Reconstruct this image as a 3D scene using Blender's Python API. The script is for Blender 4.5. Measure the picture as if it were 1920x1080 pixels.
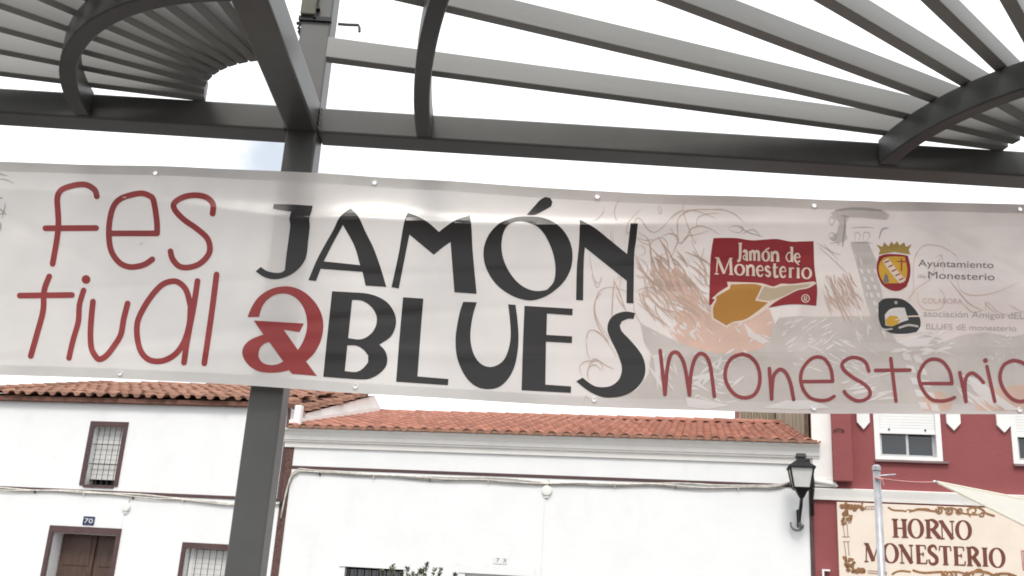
import bpy, bmesh, math, random
from mathutils import Vector, Matrix, geometry, noise as mnoise
random.seed(7)
rad = math.radians
S = bpy.context.scene
for o in list(bpy.data.objects):
    bpy.data.objects.remove(o, do_unlink=True)

# ------------------------------------------------------------------ camera
FPX = 1900.0                      # focal length in photograph pixels (1920 wide)
PITCH, ROLL = rad(17.6), rad(3.55)
EYE = Vector((0, 0, 1.6))
Fw = Vector((0, math.cos(PITCH), math.sin(PITCH)))
_r0 = Vector((1, 0, 0)); _u0 = Vector((0, -math.sin(PITCH), math.cos(PITCH)))
Rt = _r0 * math.cos(ROLL) + _u0 * math.sin(ROLL)
Up = -_r0 * math.sin(ROLL) + _u0 * math.cos(ROLL)
cd = bpy.data.cameras.new('camera')
cd.sensor_width = 36; cd.lens = 36 * FPX / 1920
cd.clip_start = .05; cd.clip_end = 3000
cam = bpy.data.objects.new('camera', cd)
S.collection.objects.link(cam)
M3 = Matrix((Rt, Up, -Fw)).transposed()
cam.matrix_world = Matrix.Translation(EYE) @ M3.to_4x4()
S.camera = cam
S.render.resolution_x, S.render.resolution_y = 1024, 576

# ------------------------------------------------------------------ world, sun, exposure
SUN_EL, SUN_AZ = 50.0, -171.0      # azimuth from +Y towards +X (behind the viewer, to the left)
w = bpy.data.worlds.new('World'); S.world = w; w.use_nodes = True
nt = w.node_tree; N = nt.nodes; L = nt.links; N.clear()
out = N.new('ShaderNodeOutputWorld'); bg = N.new('ShaderNodeBackground'); bg.inputs[1].default_value = .12
sky = N.new('ShaderNodeTexSky'); sky.sky_type = 'NISHITA'; sky.sun_disc = False
sky.sun_elevation = rad(SUN_EL); sky.sun_rotation = rad(SUN_AZ); sky.dust_density = 3.0; sky.air_density = 1.0
tc = N.new('ShaderNodeTexCoord')
nz = N.new('ShaderNodeTexNoise'); nz.inputs['Scale'].default_value = 2.6; nz.inputs['Detail'].default_value = 6
mp = N.new('ShaderNodeMapping'); mp.inputs['Location'].default_value = (.3, .1, .0)
L.new(tc.outputs['Generated'], mp.inputs[0]); L.new(mp.outputs[0], nz.inputs['Vector'])
rmp = N.new('ShaderNodeMapRange'); rmp.interpolation_type = 'SMOOTHSTEP'
rmp.inputs[1].default_value = .24; rmp.inputs[2].default_value = .40
L.new(nz.outputs['Fac'], rmp.inputs[0])
# a thin gap in the cloud low over the left house
gdir = (Fw + Rt * ((520 - 960) / FPX) - Up * ((292 - 540) / FPX)).normalized()
dist = N.new('ShaderNodeVectorMath'); dist.operation = 'DISTANCE'; dist.inputs[1].default_value = gdir
nrm = N.new('ShaderNodeVectorMath'); nrm.operation = 'NORMALIZE'
L.new(tc.outputs['Generated'], nrm.inputs[0]); L.new(nrm.outputs[0], dist.inputs[0])
nz2 = N.new('ShaderNodeTexNoise'); nz2.inputs['Scale'].default_value = 22; nz2.inputs['Detail'].default_value = 4
L.new(tc.outputs['Generated'], nz2.inputs['Vector'])
ad = N.new('ShaderNodeMath'); ad.operation = 'MULTIPLY_ADD'; ad.inputs[1].default_value = .10
L.new(nz2.outputs['Fac'], ad.inputs[0]); L.new(dist.outputs['Value'], ad.inputs[2])
gp = N.new('ShaderNodeMapRange'); gp.interpolation_type = 'SMOOTHSTEP'
gp.inputs[1].default_value = .05; gp.inputs[2].default_value = .14; gp.inputs[3].default_value = .42
L.new(ad.outputs[0], gp.inputs[0])
mn = N.new('ShaderNodeMath'); mn.operation = 'MULTIPLY'
L.new(rmp.outputs[0], mn.inputs[0]); L.new(gp.outputs[0], mn.inputs[1])
mx = N.new('ShaderNodeMix'); mx.data_type = 'RGBA'
mx.inputs[7].default_value = (11.2, 11.4, 11.6, 1)
L.new(mn.outputs[0], mx.inputs[0]); L.new(sky.outputs[0], mx.inputs[6])
L.new(mx.outputs[2], bg.inputs[0]); L.new(bg.outputs[0], out.inputs[0])

sl = bpy.data.lights.new('sun', 'SUN'); sl.energy = 1.8; sl.angle = rad(17); sl.color = (1, .955, .88)
so = bpy.data.objects.new('sun', sl); S.collection.objects.link(so)
az, el = rad(SUN_AZ), rad(SUN_EL)
sdir = Vector((math.sin(az) * math.cos(el), math.cos(az) * math.cos(el), math.sin(el)))
so.rotation_euler = sdir.to_track_quat('Z', 'Y').to_euler()
so.location = (-4, -8, 14)
S.render.engine = 'CYCLES'
vs = S.view_settings
vs.view_transform = 'Standard'; vs.look = 'None'; vs.gamma = 1; vs.use_curve_mapping = False; vs.exposure = 0.15
S.cycles.max_bounces = 8
S.render.filter_size = 1.8; S.cycles.filter_width = 1.8

# ------------------------------------------------------------------ photograph pixels to places
def ray(px, py): return Fw + Rt * ((px - 960) / FPX) - Up * ((py - 540) / FPX)
def onY(px, py, Y):
    d = ray(px, py); return EYE + d * (Y / d.y)
FA = rad(11)                                            # the street front recedes to the left
FU = Vector((math.cos(FA), -math.sin(FA), 0)); FN = Vector((math.sin(FA), math.cos(FA), 0))   # FN: into the houses
P0 = Vector((0, 15.5, 0))
def fw(x, y, z): return P0 + FU * x + FN * y + Vector((0, 0, z))
def fz(px, py, d=0.0):
    r = ray(px, py); q = EYE + r * ((P0 + FN * d - EYE).dot(FN) / r.dot(FN))
    return ((q - P0).dot(FU), q.z)

# ------------------------------------------------------------------ object helpers
COL = S.collection
OFF = {}
def empty(name, loc=(0, 0, 0), rz=0.0, label=None, cat=None, group=None, off=(0, 0, 0)):
    o = bpy.data.objects.new(name, None); COL.objects.link(o)
    o.location = loc; o.rotation_euler = (0, 0, rz); o.empty_display_size = .2
    if label: o['label'] = label
    if cat: o['category'] = cat
    if group: o['group'] = group
    OFF[o.name] = Vector(off)
    return o
def fthing(name, x, y, z, label, cat, group=None):      # a thing laid out in the street-front frame
    return empty(name, fw(x, y, z), -FA, label, cat, group, off=(x, y, z))
def wthing(name, x, y, z, label, cat, group=None):
    return empty(name, (x, y, z), 0, label, cat, group, off=(x, y, z))

class MB:
    def __init__(s): s.v = []; s.f = []
    def add(s, vs, fs):
        b = len(s.v); s.v += [tuple(q) for q in vs]; s.f += [tuple(i + b for i in f) for f in fs]; return s
    def box(s, x0, x1, y0, y1, z0, z1):
        return s.add([(x0,y0,z0),(x1,y0,z0),(x1,y1,z0),(x0,y1,z0),(x0,y0,z1),(x1,y0,z1),(x1,y1,z1),(x0,y1,z1)],
                     [(0,3,2,1),(4,5,6,7),(0,1,5,4),(1,2,6,5),(2,3,7,6),(3,0,4,7)])
    def tube(s, pts, r, n=8, caps=True):
        pts = [Vector(p) for p in pts]; rs = r if isinstance(r, (list, tuple)) else [r] * len(pts)
        prev = None; rings = []
        for i, p in enumerate(pts):
            t = (pts[min(i + 1, len(pts) - 1)] - pts[max(i - 1, 0)]).normalized()
            if prev is None:
                a = Vector((0, 0, 1)) if abs(t.z) < .9 else Vector((1, 0, 0)); prev = t.cross(a).normalized()
            x = (prev - t * prev.dot(t)).normalized(); y = t.cross(x); prev = x
            rings.append([p + (x * math.cos(k * 2 * math.pi / n) + y * math.sin(k * 2 * math.pi / n)) * rs[i] for k in range(n)])
        vs = [q for rg in rings for q in rg]; fs = []
        for i in range(len(pts) - 1):
            for k in range(n):
                fs.append((i*n+k, i*n+(k+1) % n, (i+1)*n+(k+1) % n, (i+1)*n+k))
        if caps: fs += [tuple(range(n))[::-1], tuple(range((len(pts)-1)*n, len(pts)*n))]
        return s.add(vs, fs)
    def rod(s, a, b, r, n=8): return s.tube([a, b], r, n)
    def prism(s, poly, fa, fb):                          # poly of (x,z)-like pairs, two mapping functions for the faces
        n = len(poly); a = [fa(*q) for q in poly]; b = [fb(*q) for q in poly]
        fs = [tuple(range(n)), tuple(range(n, 2*n))[::-1]] + [(i, i+n, (i+1) % n + n, (i+1) % n) for i in range(n)]
        return s.add(a + b, fs)
    def extrude_x(s, prof, x0, x1):                      # prof: (y,z) loop
        return s.prism(prof, lambda y, z: (x0, y, z), lambda y, z: (x1, y, z))
    def lathe(s, c, prof, n=16):                         # prof: (r,z)
        vs = []; fs = []
        for r_, z in prof:
            for k in range(n): vs.append((c[0] + r_*math.cos(2*math.pi*k/n), c[1] + r_*math.sin(2*math.pi*k/n), c[2] + z))
        for i in range(len(prof) - 1):
            for k in range(n): fs.append((i*n+k, i*n+(k+1) % n, (i+1)*n+(k+1) % n, (i+1)*n+k))
        fs += [tuple(range(n))[::-1], tuple(range((len(prof)-1)*n, len(prof)*n))]
        return s.add(vs, fs)
    def frustum4(s, c, z0, a0, z1, a1, rot=0.0):         # square tapered block
        def ring(z, a): return [(c[0] + a*math.cos(rot + math.pi/4 + k*math.pi/2)*1.41421, c[1] + a*math.sin(rot + math.pi/4 + k*math.pi/2)*1.41421, z) for k in range(4)]
        return s.add(ring(z0, a0) + ring(z1, a1), [(3,2,1,0),(4,5,6,7)] + [(k, (k+1) % 4, (k+1) % 4 + 4, k + 4) for k in range(4)])
    def mesh(s, name, off=(0, 0, 0)):
        o = Vector(off); m = bpy.data.meshes.new(name)
        m.from_pydata([tuple(Vector(q) - o) for q in s.v], [], s.f); m.update()
        bm = bmesh.new(); bm.from_mesh(m); bmesh.ops.recalc_face_normals(bm, faces=bm.faces); bm.to_mesh(m); bm.free()
        return m
    def build(s, name, mat, parent=None, smooth=False, bevel=0.0, kind=None, label=None, normals=True):
        off = OFF[parent.name] if parent else Vector((0, 0, 0))
        if normals: m = s.mesh(name, off)
        else:
            m = bpy.data.meshes.new(name); m.from_pydata([tuple(Vector(q) - off) for q in s.v], [], s.f); m.update()
        m.materials.append(mat)
        if smooth:
            for p in m.polygons: p.use_smooth = True
        o = bpy.data.objects.new(name, m); COL.objects.link(o)
        if parent: o.parent = parent
        OFF[o.name] = off
        if bevel:
            b = o.modifiers.new('bevel', 'BEVEL'); b.width = bevel; b.segments = 2; b.limit_method = 'ANGLE'; b.angle_limit = rad(40)
        if kind: o['kind'] = kind
        if label: o['label'] = label
        return o
def box(name, mat, parent, *c, **k): return MB().box(*c).build(name, mat, parent, **k)

# ------------------------------------------------------------------ materials
def mat(name, col, rough=.7, metal=0.0, var=.12, scale=3.0, bump=0.0, bscale=40.0, island=0.0, objvar=0.0, spec=.4, streak=0.0, streakcol=(.35, .32, .28), detail=5.0, stretch=(1, 1, 1)):
    m = bpy.data.materials.new(name); m.use_nodes = True; t = m.node_tree; n = t.nodes; l = t.links
    b = n['Principled BSDF']; b.inputs['Roughness'].default_value = rough; b.inputs['Metallic'].default_value = metal
    b.inputs['Specular IOR Level'].default_value = spec
    co = n.new('ShaderNodeTexCoord'); mpn = n.new('ShaderNodeMapping'); mpn.inputs['Scale'].default_value = stretch
    l.new(co.outputs['Object'], mpn.inputs[0])
    z = n.new('ShaderNodeTexNoise'); z.inputs['Scale'].default_value = scale; z.inputs['Detail'].default_value = detail; z.inputs['Roughness'].default_value = .6
    l.new(mpn.outputs[0], z.inputs['Vector'])
    r = n.new('ShaderNodeMapRange'); r.inputs[1].default_value = .3; r.inputs[2].default_value = .7
    r.inputs[3].default_value = 1 - var; r.inputs[4].default_value = 1 + var
    l.new(z.outputs['Fac'], r.inputs[0]); fac = r.outputs[0]
    def mul(a, bsock):
        q = n.new('ShaderNodeMath'); q.operation = 'MULTIPLY'; l.new(a, q.inputs[0]); l.new(bsock, q.inputs[1]); return q.outputs[0]
    if objvar:
        oi = n.new('ShaderNodeObjectInfo'); q = n.new('ShaderNodeMapRange'); q.inputs[3].default_value = 1 - objvar; q.inputs[4].default_value = 1 + objvar
        l.new(oi.outputs['Random'], q.inputs[0]); fac = mul(fac, q.outputs[0])
    if island:
        g = n.new('ShaderNodeNewGeometry'); q = n.new('ShaderNodeMapRange'); q.inputs[3].default_value = 1 - island; q.inputs[4].default_value = 1 + island
        l.new(g.outputs['Random Per Island'], q.inputs[0]); fac = mul(fac, q.outputs[0])
    vm = n.new('ShaderNodeVectorMath'); vm.operation = 'SCALE'; vm.inputs[0].default_value = col[:3]
    l.new(fac, vm.inputs['Scale']); csock = vm.outputs[0]
    if streak:
        z2 = n.new('ShaderNodeTexNoise'); z2.inputs['Scale'].default_value = 1.6; z2.inputs['Detail'].default_value = 7; z2.inputs['Roughness'].default_value = .7
        mp2 = n.new('ShaderNodeMapping'); mp2.inputs['Scale'].default_value = (1.6, 1.6, .55); l.new(co.outputs['Object'], mp2.inputs[0]); l.new(mp2.outputs[0], z2.inputs['Vector'])
        q = n.new('ShaderNodeMapRange'); q.inputs[1].default_value = .55; q.inputs[2].default_value = .8; q.inputs[3].default_value = 0; q.inputs[4].default_value = streak
        l.new(z2.outputs['Fac'], q.inputs[0])
        mxn = n.new('ShaderNodeMix'); mxn.data_type = 'RGBA'; mxn.inputs[7].default_value = (*streakcol, 1)
        l.new(q.outputs[0], mxn.inputs[0]); l.new(csock, mxn.inputs[6]); csock = mxn.outputs[2]
    l.new(csock, b.inputs['Base Color'])
    if bump:
        zb = n.new('ShaderNodeTexNoise'); zb.inputs['Scale'].default_value = bscale; zb.inputs['Detail'].default_value = 4
        l.new(co.outputs['Object'], zb.inputs['Vector'])
        bp = n.new('ShaderNodeBump'); bp.inputs['Strength'].default_value = bump; bp.inputs['Distance'].default_value = .02
        l.new(zb.outputs['Fac'], bp.inputs['Height']); l.new(bp.outputs[0], b.inputs['Normal'])
    return m
def vinyl(name, col, transl=.3, transp=0.0, rough=.33, spec=.5, var=.03):
    m = mat(name, col, rough, 0, var, 6.0, spec=spec); t = m.node_tree; n = t.nodes; l = t.links
    b = n['Principled BSDF']; o = n['Material Output']; csock = b.inputs['Base Color'].links[0].from_socket
    tr = n.new('ShaderNodeBsdfTranslucent'); l.new(csock, tr.inputs[0])
    mixn = n.new('ShaderNodeMixShader'); mixn.inputs[0].default_value = transl
    l.new(b.outputs[0], mixn.inputs[1]); l.new(tr.outputs[0], mixn.inputs[2]); last = mixn
    if transp:
        tp = n.new('ShaderNodeBsdfTransparent'); m2 = n.new('ShaderNodeMixShader'); m2.inputs[0].default_value = transp
        l.new(last.outputs[0], m2.inputs[1]); l.new(tp.outputs[0], m2.inputs[2]); last = m2
    l.new(last.outputs[0], o.inputs[0]); return m
def glass(name, col=(.02, .025, .03), rough=.05):
    return mat(name, col, rough, 0, .1, 2.0, spec=.8)

WHITE = mat('white_limewash', (.79, .795, .80), .9, var=.035, scale=1.3, bump=.2, bscale=7, streak=.26, streakcol=(.60, .585, .56))
WHITE2 = mat('white_plaster_trim', (.81, .79, .765), .85, var=.04, scale=2.5, bump=.1, bscale=30, streak=.2, streakcol=(.58, .55, .5))
MAROON = mat('maroon_trim_paint', (.088, .049, .050), .75, var=.18, scale=6, bump=.2)
BROWNBAND = mat('brown_spatter_band', (.115, .06, .052), .85, var=.5, scale=38, bump=.6, bscale=60)
TILE = mat('clay_tile', (.345, .155, .112), .85, var=.18, scale=9, bump=.3, bscale=50, objvar=.19, island=.14, streak=.28, streakcol=(.16, .10, .075))
TILEOLD = mat('old_clay_tile', (.265, .14, .10), .9, var=.35, scale=11, bump=.4, bscale=45, objvar=.24, island=.16, streak=.38, streakcol=(.15, .10, .075))
TILESHADE = mat('roof_underlay', (.19, .10, .07), .95, var=.3)
REDWALL = mat('red_masonry_paint', (.265, .074, .076), .85, var=.07, scale=1.5, bump=.25, bscale=25, streak=.18, streakcol=(.32, .12, .115))
STEEL = mat('dark_grey_steel_paint', (.088, .087, .084), .42, .0, var=.16, scale=2.5, spec=.45, streak=.55, streakcol=(.066, .058, .05))
RIB = mat('dark_rib_steel', (.052, .052, .051), .42, .0, var=.14, scale=4, spec=.4, streak=.3, streakcol=(.085, .078, .07))  # curved ribs set darker than the steel of the beams
SLAT = mat('grey_aluminium_slat', (.245, .243, .236), .5, .0, var=.08, scale=3, spec=.5, stretch=(.4, 3, 3), objvar=.06, streak=.3, streakcol=(.2, .185, .16))
BLACK = mat('black_iron', (.016, .016, .018), .5, .3, var=.2, scale=9)
DOORWOOD = mat('brown_door_wood', (.085, .05, .038), .55, var=.3, scale=4, stretch=(6, 6, .6), bump=.1)
BLIND = mat('roller_blind_white', (.66, .655, .64), .6, var=.08, scale=4)
PVC = mat('white_window_frame', (.78, .78, .77), .4, var=.04)
PANE = glass('dark_window_glass')
DARK = mat('dark_interior', (.012, .011, .012), .9)
CABLEG = mat('painted_cable', (.60, .57, .52), .8, var=.25, scale=14)
CABLEB = mat('black_cable', (.018, .018, .02), .6)
PVCW = mat('white_plastic', (.75, .75, .73), .45, var=.06)
GALV = mat('galvanised_pole', (.42, .43, .45), .4, .5, var=.18, scale=12)
CORR = mat('weathered_corrugated_sheet', (.30, .26, .195), .9, var=.5, scale=5, stretch=(6, 1, .35), bump=.2, streak=.5, streakcol=(.12, .10, .075))
LGLASS = mat('frosted_lantern_glass', (.62, .62, .60), .35, var=.08, spec=.5)
GROUND = mat('plaza_paving', (.105, .098, .088), .9, var=.16, scale=2.2, bump=.3)
ROADM = mat('asphalt', (.055, .055, .057), .9, var=.2, scale=30, bump=.4, bscale=120)
PAVE = mat('pavement_slabs', (.33, .31, .29), .9, var=.14, scale=5, bump=.2)
KERB = mat('granite_kerb', (.35, .345, .33), .85, var=.2, scale=30)
PAINTW = mat('road_paint', (.7, .7, .68), .8, var=.1)
LEAF = mat('shrub_leaf', (.185, .20, .135), .6, var=.3, scale=20, island=.35)
STEM = mat('shrub_stem', (.12, .09, .06), .9, var=.3)
BANNER = vinyl('banner_vinyl', (.73, .70, .67), .28, .05, .29, .85)
def tint(m, left, right, x0, x1):                       # the printed ground fades along the sheet
    t = m.node_tree; n = t.nodes; l = t.links; sc_ = [q for q in n if q.type == 'VECT_MATH' and q.operation == 'SCALE'][0]
    co = n.new('ShaderNodeTexCoord'); sp = n.new('ShaderNodeSeparateXYZ'); l.new(co.outputs['Object'], sp.inputs[0])
    r = n.new('ShaderNodeMapRange'); r.interpolation_type = 'SMOOTHSTEP'; r.inputs[1].default_value = x0; r.inputs[2].default_value = x1; l.new(sp.outputs[0], r.inputs[0])
    mxn = n.new('ShaderNodeMix'); mxn.data_type = 'RGBA'; mxn.inputs[6].default_value = (*left, 1); mxn.inputs[7].default_value = (*right, 1)
    l.new(r.outputs[0], mxn.inputs[0]); l.new(mxn.outputs[2], sc_.inputs[0])
tint(BANNER, (.82, .775, .745), (.79, .69, .65), -.4, 1.1)
HEM = vinyl('banner_hem_vinyl', (.685, .67, .655), .20, .02, .3, .6)
tint(HEM, (.76, .735, .715), (.73, .66, .635), -.4, 1.1)
INKBLACK = vinyl('ink_black', (.027, .0245, .025), .05, 0, .28, .42)
INKRED = vinyl('ink_red', (.36, .052, .050), .10, 0, .32, .35)
INKRED2 = vinyl('ink_wine', (.30, .056, .060), .10, 0, .32, .35)
INKFLAG = vinyl('ink_flag_red', (.29, .024, .030), .06, 0, .34, .3)
INKCREAM = vinyl('ink_cream', (.83, .68, .58), .12, 0, .35, .4)
INKORANGE = vinyl('ink_orange', (.47, .21, .035), .10, 0, .35, .4)
INKTAN = vinyl('ink_tan', (.56, .43, .30), .12, 0, .35, .4)
INKGREY = vinyl('ink_pale_grey', (.655, .59, .56), .22, 0, .35, .45, var=.08)
INKPEACH = vinyl('ink_peach', (.78, .55, .455), .22, 0, .35, .45, var=.1)
INKLIGHT = vinyl('ink_light_scratch', (.88, .82, .80), .22, 0, .35, .45)
INKLINE = vinyl('ink_brown_line', (.64, .475, .395), .18, 0, .35, .4)
INKLINEG = vinyl('ink_grey_line', (.47, .43, .41), .18, 0, .35, .4)
INKTEXT = vinyl('ink_small_text', (.20, .18, .18), .08, 0, .4, .4)
INKPINK = vinyl('ink_pink_text', (.62, .46, .44), .18, 0, .4, .4)
INKGOLD = vinyl('ink_gold', (.42, .28, .07), .1, 0, .4, .4)
INKYEL = vinyl('ink_yellow', (.68, .38, .04), .1, 0, .4, .4)
SAIL = vinyl('cream_sail_cloth', (.88, .85, .77), .5, 0, .8, .2)
SIGNP = mat('cream_sign_panel', (.75, .655, .565), .55, var=.05, scale=3, streak=.15, streakcol=(.6, .5, .42))
SIGNINK = mat('sign_brown_lettering', (.155, .045, .028), .6, var=.1)
SIGNORN = mat('sign_ochre_ornament', (.27, .13, .055), .6, var=.25, scale=15)
BLUEPL = mat('blue_enamel', (.02, .03, .09), .25, var=.1)

# ------------------------------------------------------------------ the setting
def structure(name, mb, m):
    o = mb.build(name, m); o['kind'] = 'structure'; return o
structure('ground', MB().box(-900, 900, -900, 1500, -.5, 0), GROUND)
def fbox(x0, x1, y0, y1, z0, z1):
    mb = MB(); mb.box(x0, x1, y0, y1, z0, z1); mb.v = [tuple(fw(*q)) for q in mb.v]; return mb
structure('road', fbox(-60, 60, -8.0, -2.0, -.1, .004), ROADM)
structure('road_marking', fbox(-60, 60, -5.06, -4.94, .004, .008), PAINTW)
structure('pavement', fbox(-60, 60, -1.8, 0.05, -.1, .12), PAVE)
structure('kerb', fbox(-60, 60, -2.0, -1.8, -.1, .123), KERB)

# ------------------------------------------------------------------ walls with openings
def wall_mesh(x0, x1, z0, z1, holes, thick, reveal=.3):
    """front at y=0, the body running back to y=thick; holes are (xa,xb,za,zb) cut through to y=reveal"""
    xs = sorted({x0, x1, *[h[0] for h in holes], *[h[1] for h in holes]}); zs = sorted({z0, z1, *[h[2] for h in holes], *[h[3] for h in holes]})
    mb = MB()
    def inh(x, z): return any(h[0] < x < h[1] and h[2] < z < h[3] for h in holes)
    for i in range(len(xs) - 1):
        for j in range(len(zs) - 1):
            if not inh((xs[i] + xs[i+1]) / 2, (zs[j] + zs[j+1]) / 2):
                mb.add([(xs[i],0,zs[j]),(xs[i+1],0,zs[j]),(xs[i+1],0,zs[j+1]),(xs[i],0,zs[j+1])], [(0,1,2,3)])
    for a, b, c, d in holes:
        r = reveal
        mb.add([(a,0,c),(b,0,c),(b,0,d),(a,0,d),(a,r,c),(b,r,c),(b,r,d),(a,r,d)], [(0,4,7,3),(1,2,6,5),(3,7,6,2),(0,1,5,4),(4,5,6,7)])
    t = thick
    mb.add([(x0,0,z0),(x1,0,z0),(x1,0,z1),(x0,0,z1),(x0,t,z0),(x1,t,z0),(x1,t,z1),(x0,t,z1)], [(0,3,7,4),(1,5,6,2),(4,7,6,5),(3,2,6,7)])
    return mb

# ------------------------------------------------------------------ clay tile roofs
def tile_mesh(name, w=.22, ln=.44, m=None, hk=1.0):
    prof = []
    for k in range(8):
        a = math.pi * k / 7; prof.append((.062 - .062*math.cos(a), .006 + .052*hk*math.sin(a)))
    for k in range(1, 5):
        a = math.pi * k / 5; prof.append((.124 + .048 - .048*math.cos(a) + .0, .006 - .02*math.sin(a)))
    prof.append((w + .012, .010))
    n = len(prof); vs = []; lift = .016
    for x, z in prof: vs.append((x, 0, z + lift))
    for x, z in prof: vs.append((.5*w + (x - .5*w)*.95, ln, z))
    for x, z in prof: vs.append((x, 0, z + lift - .014))
    fs = []
    for i in range(n - 1):
        fs.append((i, i+1, n+i+1, n+i)); fs.append((2*n+i, 2*n+i+1, i+1, i))
    me = bpy.data.meshes.new(name); me.from_pydata(vs, [], fs); me.update(); me.materials.append(m)
    for p in me.polygons: p.use_smooth = (p.index % 2 == 0)
    return me
def tile_roof(parent, x0, x1, ye, ze, yr, zr, m, jit, limit, cut=None, w=.22, rowstep=.36, drop=None):
    """tiles from the eave (y=ye,z=ze) to the ridge (yr,zr); first `limit` as parts, the rest joined"""
    off = OFF[parent.name]; sl = math.atan2(zr - ze, yr - ye); length = math.hypot(zr - ze, yr - ye)
    nr = int(length / rowstep) + 1; nc = max(1, round((x1 - x0) / w)); wx = (x1 - x0) / nc
    me = tile_mesh('roof_tile', w, .44, m, .72 if jit > .01 else .86); rest = MB(); cnt = 0
    for r in range(nr):
        for c in range(nc):
            s = min(r * rowstep, length - .40); xx = x0 + c*wx + random.uniform(-jit, jit)
            if cut and not cut(xx + w/2, s): continue
            s += random.uniform(-jit, jit) * 1.5
            p = Vector((xx, ye + s*math.cos(sl), ze + s*math.sin(sl) + .004 + random.uniform(0, jit*.6)))
            rz = random.uniform(-jit, jit) * 1.6; ry = random.uniform(-jit, jit)*1.5
            if drop: dz, dr = drop(xx, s / length); p.z -= dz; ry += dr
            if cnt < limit:
                o = bpy.data.objects.new('roof_tile', me); COL.objects.link(o); o.parent = parent
                o.location = p - off; o.rotation_euler = (sl, ry, rz); cnt += 1
            else:
                R = Matrix.Rotation(rz, 3, 'Z') @ Matrix.Rotation(sl, 3, 'X')
                rest.add([tuple(R @ v.co + p) for v in me.vertices], [tuple(q.vertices) for q in me.polygons])
    if rest.v: rest.build('upper_roof_tiles', m, parent, kind='stuff', smooth=False, normals=False)
    # ridge tiles
    rt = MB(); 
    prof = [(.10*math.cos(a), .085*math.sin(a)) for a in [math.pi*k/6 for k in range(7)]]
    vs = [(0, y, z + .012) for y, z in prof] + [(.42, y*.92, z*.92) for y, z in prof]; n = 7
    rme = bpy.data.meshes.new('ridge_tile'); rme.from_pydata(vs, [], [(i, i+1, n+i+1, n+i) for i in range(n-1)] + [tuple(range(n))]); rme.update(); rme.materials.append(m)
    x = x0
    while x < x1 - .2:
        o = bpy.data.objects.new('ridge_tile', rme); COL.objects.link(o); o.parent = parent
        o.location = Vector((x, yr, zr + .0 + random.uniform(-.5, .5)*jit)) - off; o.rotation_euler = (0, random.uniform(-jit, jit)*.4, random.uniform(-jit, jit)); x += .37

IRON = mat('painted_bar', (.05, .048, .05), .6)
def window_bars(parent, xs, zs, y, x0, x1, z0, z1, r=.0055):
    for x in xs: MB().rod((x, y, z0), (x, y, z1), r, 6).build('bar', IRON, parent)
    for z in zs: MB().box(x0, x1, y - .004, y + .004, z - .006, z + .006).build('crossbar', IRON, parent)

# ================================================================== LEFT HOUSE (two storeys, white)
LX0, LX1 = -9.35, -3.475
lh = fthing('white_house', -6.1, 0, 0, 'white two-storey house with old brown tile roof and barred upper window', 'house')
HW_UP = (-6.885, -6.345, 3.12, 4.085); HW_DR = (-7.265, -6.145, .12, 2.36); HW_LO = (-4.925, -4.03, 1.0, 2.225)
LXW = LX1 - .36
wall_mesh(LX0, LXW, 0, 4.47, [HW_UP, HW_DR, HW_LO], 7.5, .36).build('wall', WHITE, lh)
MB().box(LXW + .001, LX1, 0, .12, 0, 4.47).box(LXW + .001, LX1, .121, 7.5, 0, 4.10).build('corner_wall', WHITE, lh)
MB().prism([(.121, 4.101), (7.4, 4.101), (7.4, 4.35), (4.1, 5.55), (.121, 4.36)], lambda y, z: (LX1 - .03, y, z), lambda y, z: (LX1 - .002, y, z)).build('verge_wall', WHITE2, lh)
# gable ends under the roof
for gx in (LX0 + .001, LXW - .15):
    MB().prism([(-.09, 4.48), (.001, 4.465), (7.5, 4.465), (7.5, 4.50), (4.1, 5.52), (-.09, 4.482)], lambda y, z: (gx, y, z), lambda y, z: (gx + .149, y, z)).build('gable_wall', WHITE, lh)
MB().extrude_x([(-.11, 4.472), (.3, 4.472), (.3, 4.60), (-.11, 4.535)], LX0 + .152, LX1 - .03).build('eave_board', mat('brown_eave', (.16, .075, .055), .85, var=.25, scale=8), lh)
MB().extrude_x([(-.10, 4.545), (4.1, 5.60), (4.1, 5.5), (-.10, 4.5355)], LX0 + .152, LXW - .152).build('roof_deck', TILESHADE, lh)
MB().extrude_x([(4.101, 5.60), (7.7, 4.6), (7.7, 4.5), (4.101, 5.5)], LX0 + .152, LXW - .152).build('rear_roof_slope', TILEOLD, lh)
def verge_drop(x, t):                                    # the last columns roll down over the gable end
    k = max(0.0, (x - (LX1 - .40)) / .40); return ((.20*(1 - t) + .05) * k, math.atan((.20*(1 - t) + .05) / .40) * (1 if k > 0 else 0))
tile_roof(lh, LX0, LX1 + .04, -.17, 4.555, 4.1, 5.645, TILEOLD, .020, 300, drop=verge_drop, cut=lambda x, q: x < LXW + .02 or q > .3)
MB().add([(LXW - .16, -.05, 4.52), (LX1 + .0, .125, 4.33), (LX1 + .0, 4.1, 5.53), (LXW - .16, 4.1, 5.58)], [(0,1,2,3)]).build('verge_deck', TILESHADE, lh)
box('corner_upstand', WHITE, lh, LX1 + .05, LX1 + .17, -.02, .10, 4.12, 4.53, bevel=.02)
box('corner_strip', MAROON, lh, LX1 - .055, LX1 - .0015, -.014, -.001, 3.056, 4.465)
vt = tile_mesh('verge_tile', .22, .44, TILEOLD)
for r in range(12):
    o = bpy.data.objects.new('verge_tile', vt); COL.objects.link(o); o.parent = lh; sl_ = math.atan2(1.085, 4.27)
    o.location = Vector((LX0 - .03, -.17 + r*.36*math.cos(sl_), 4.60 + r*.36*math.sin(sl_))) - OFF[lh.name]; o.rotation_euler = (sl_, 0, 0)
box('floor_stripe', MAROON, lh, LX0, LX1 - .001, -.018, .05, 3.0, 3.05, bevel=.004)
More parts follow.
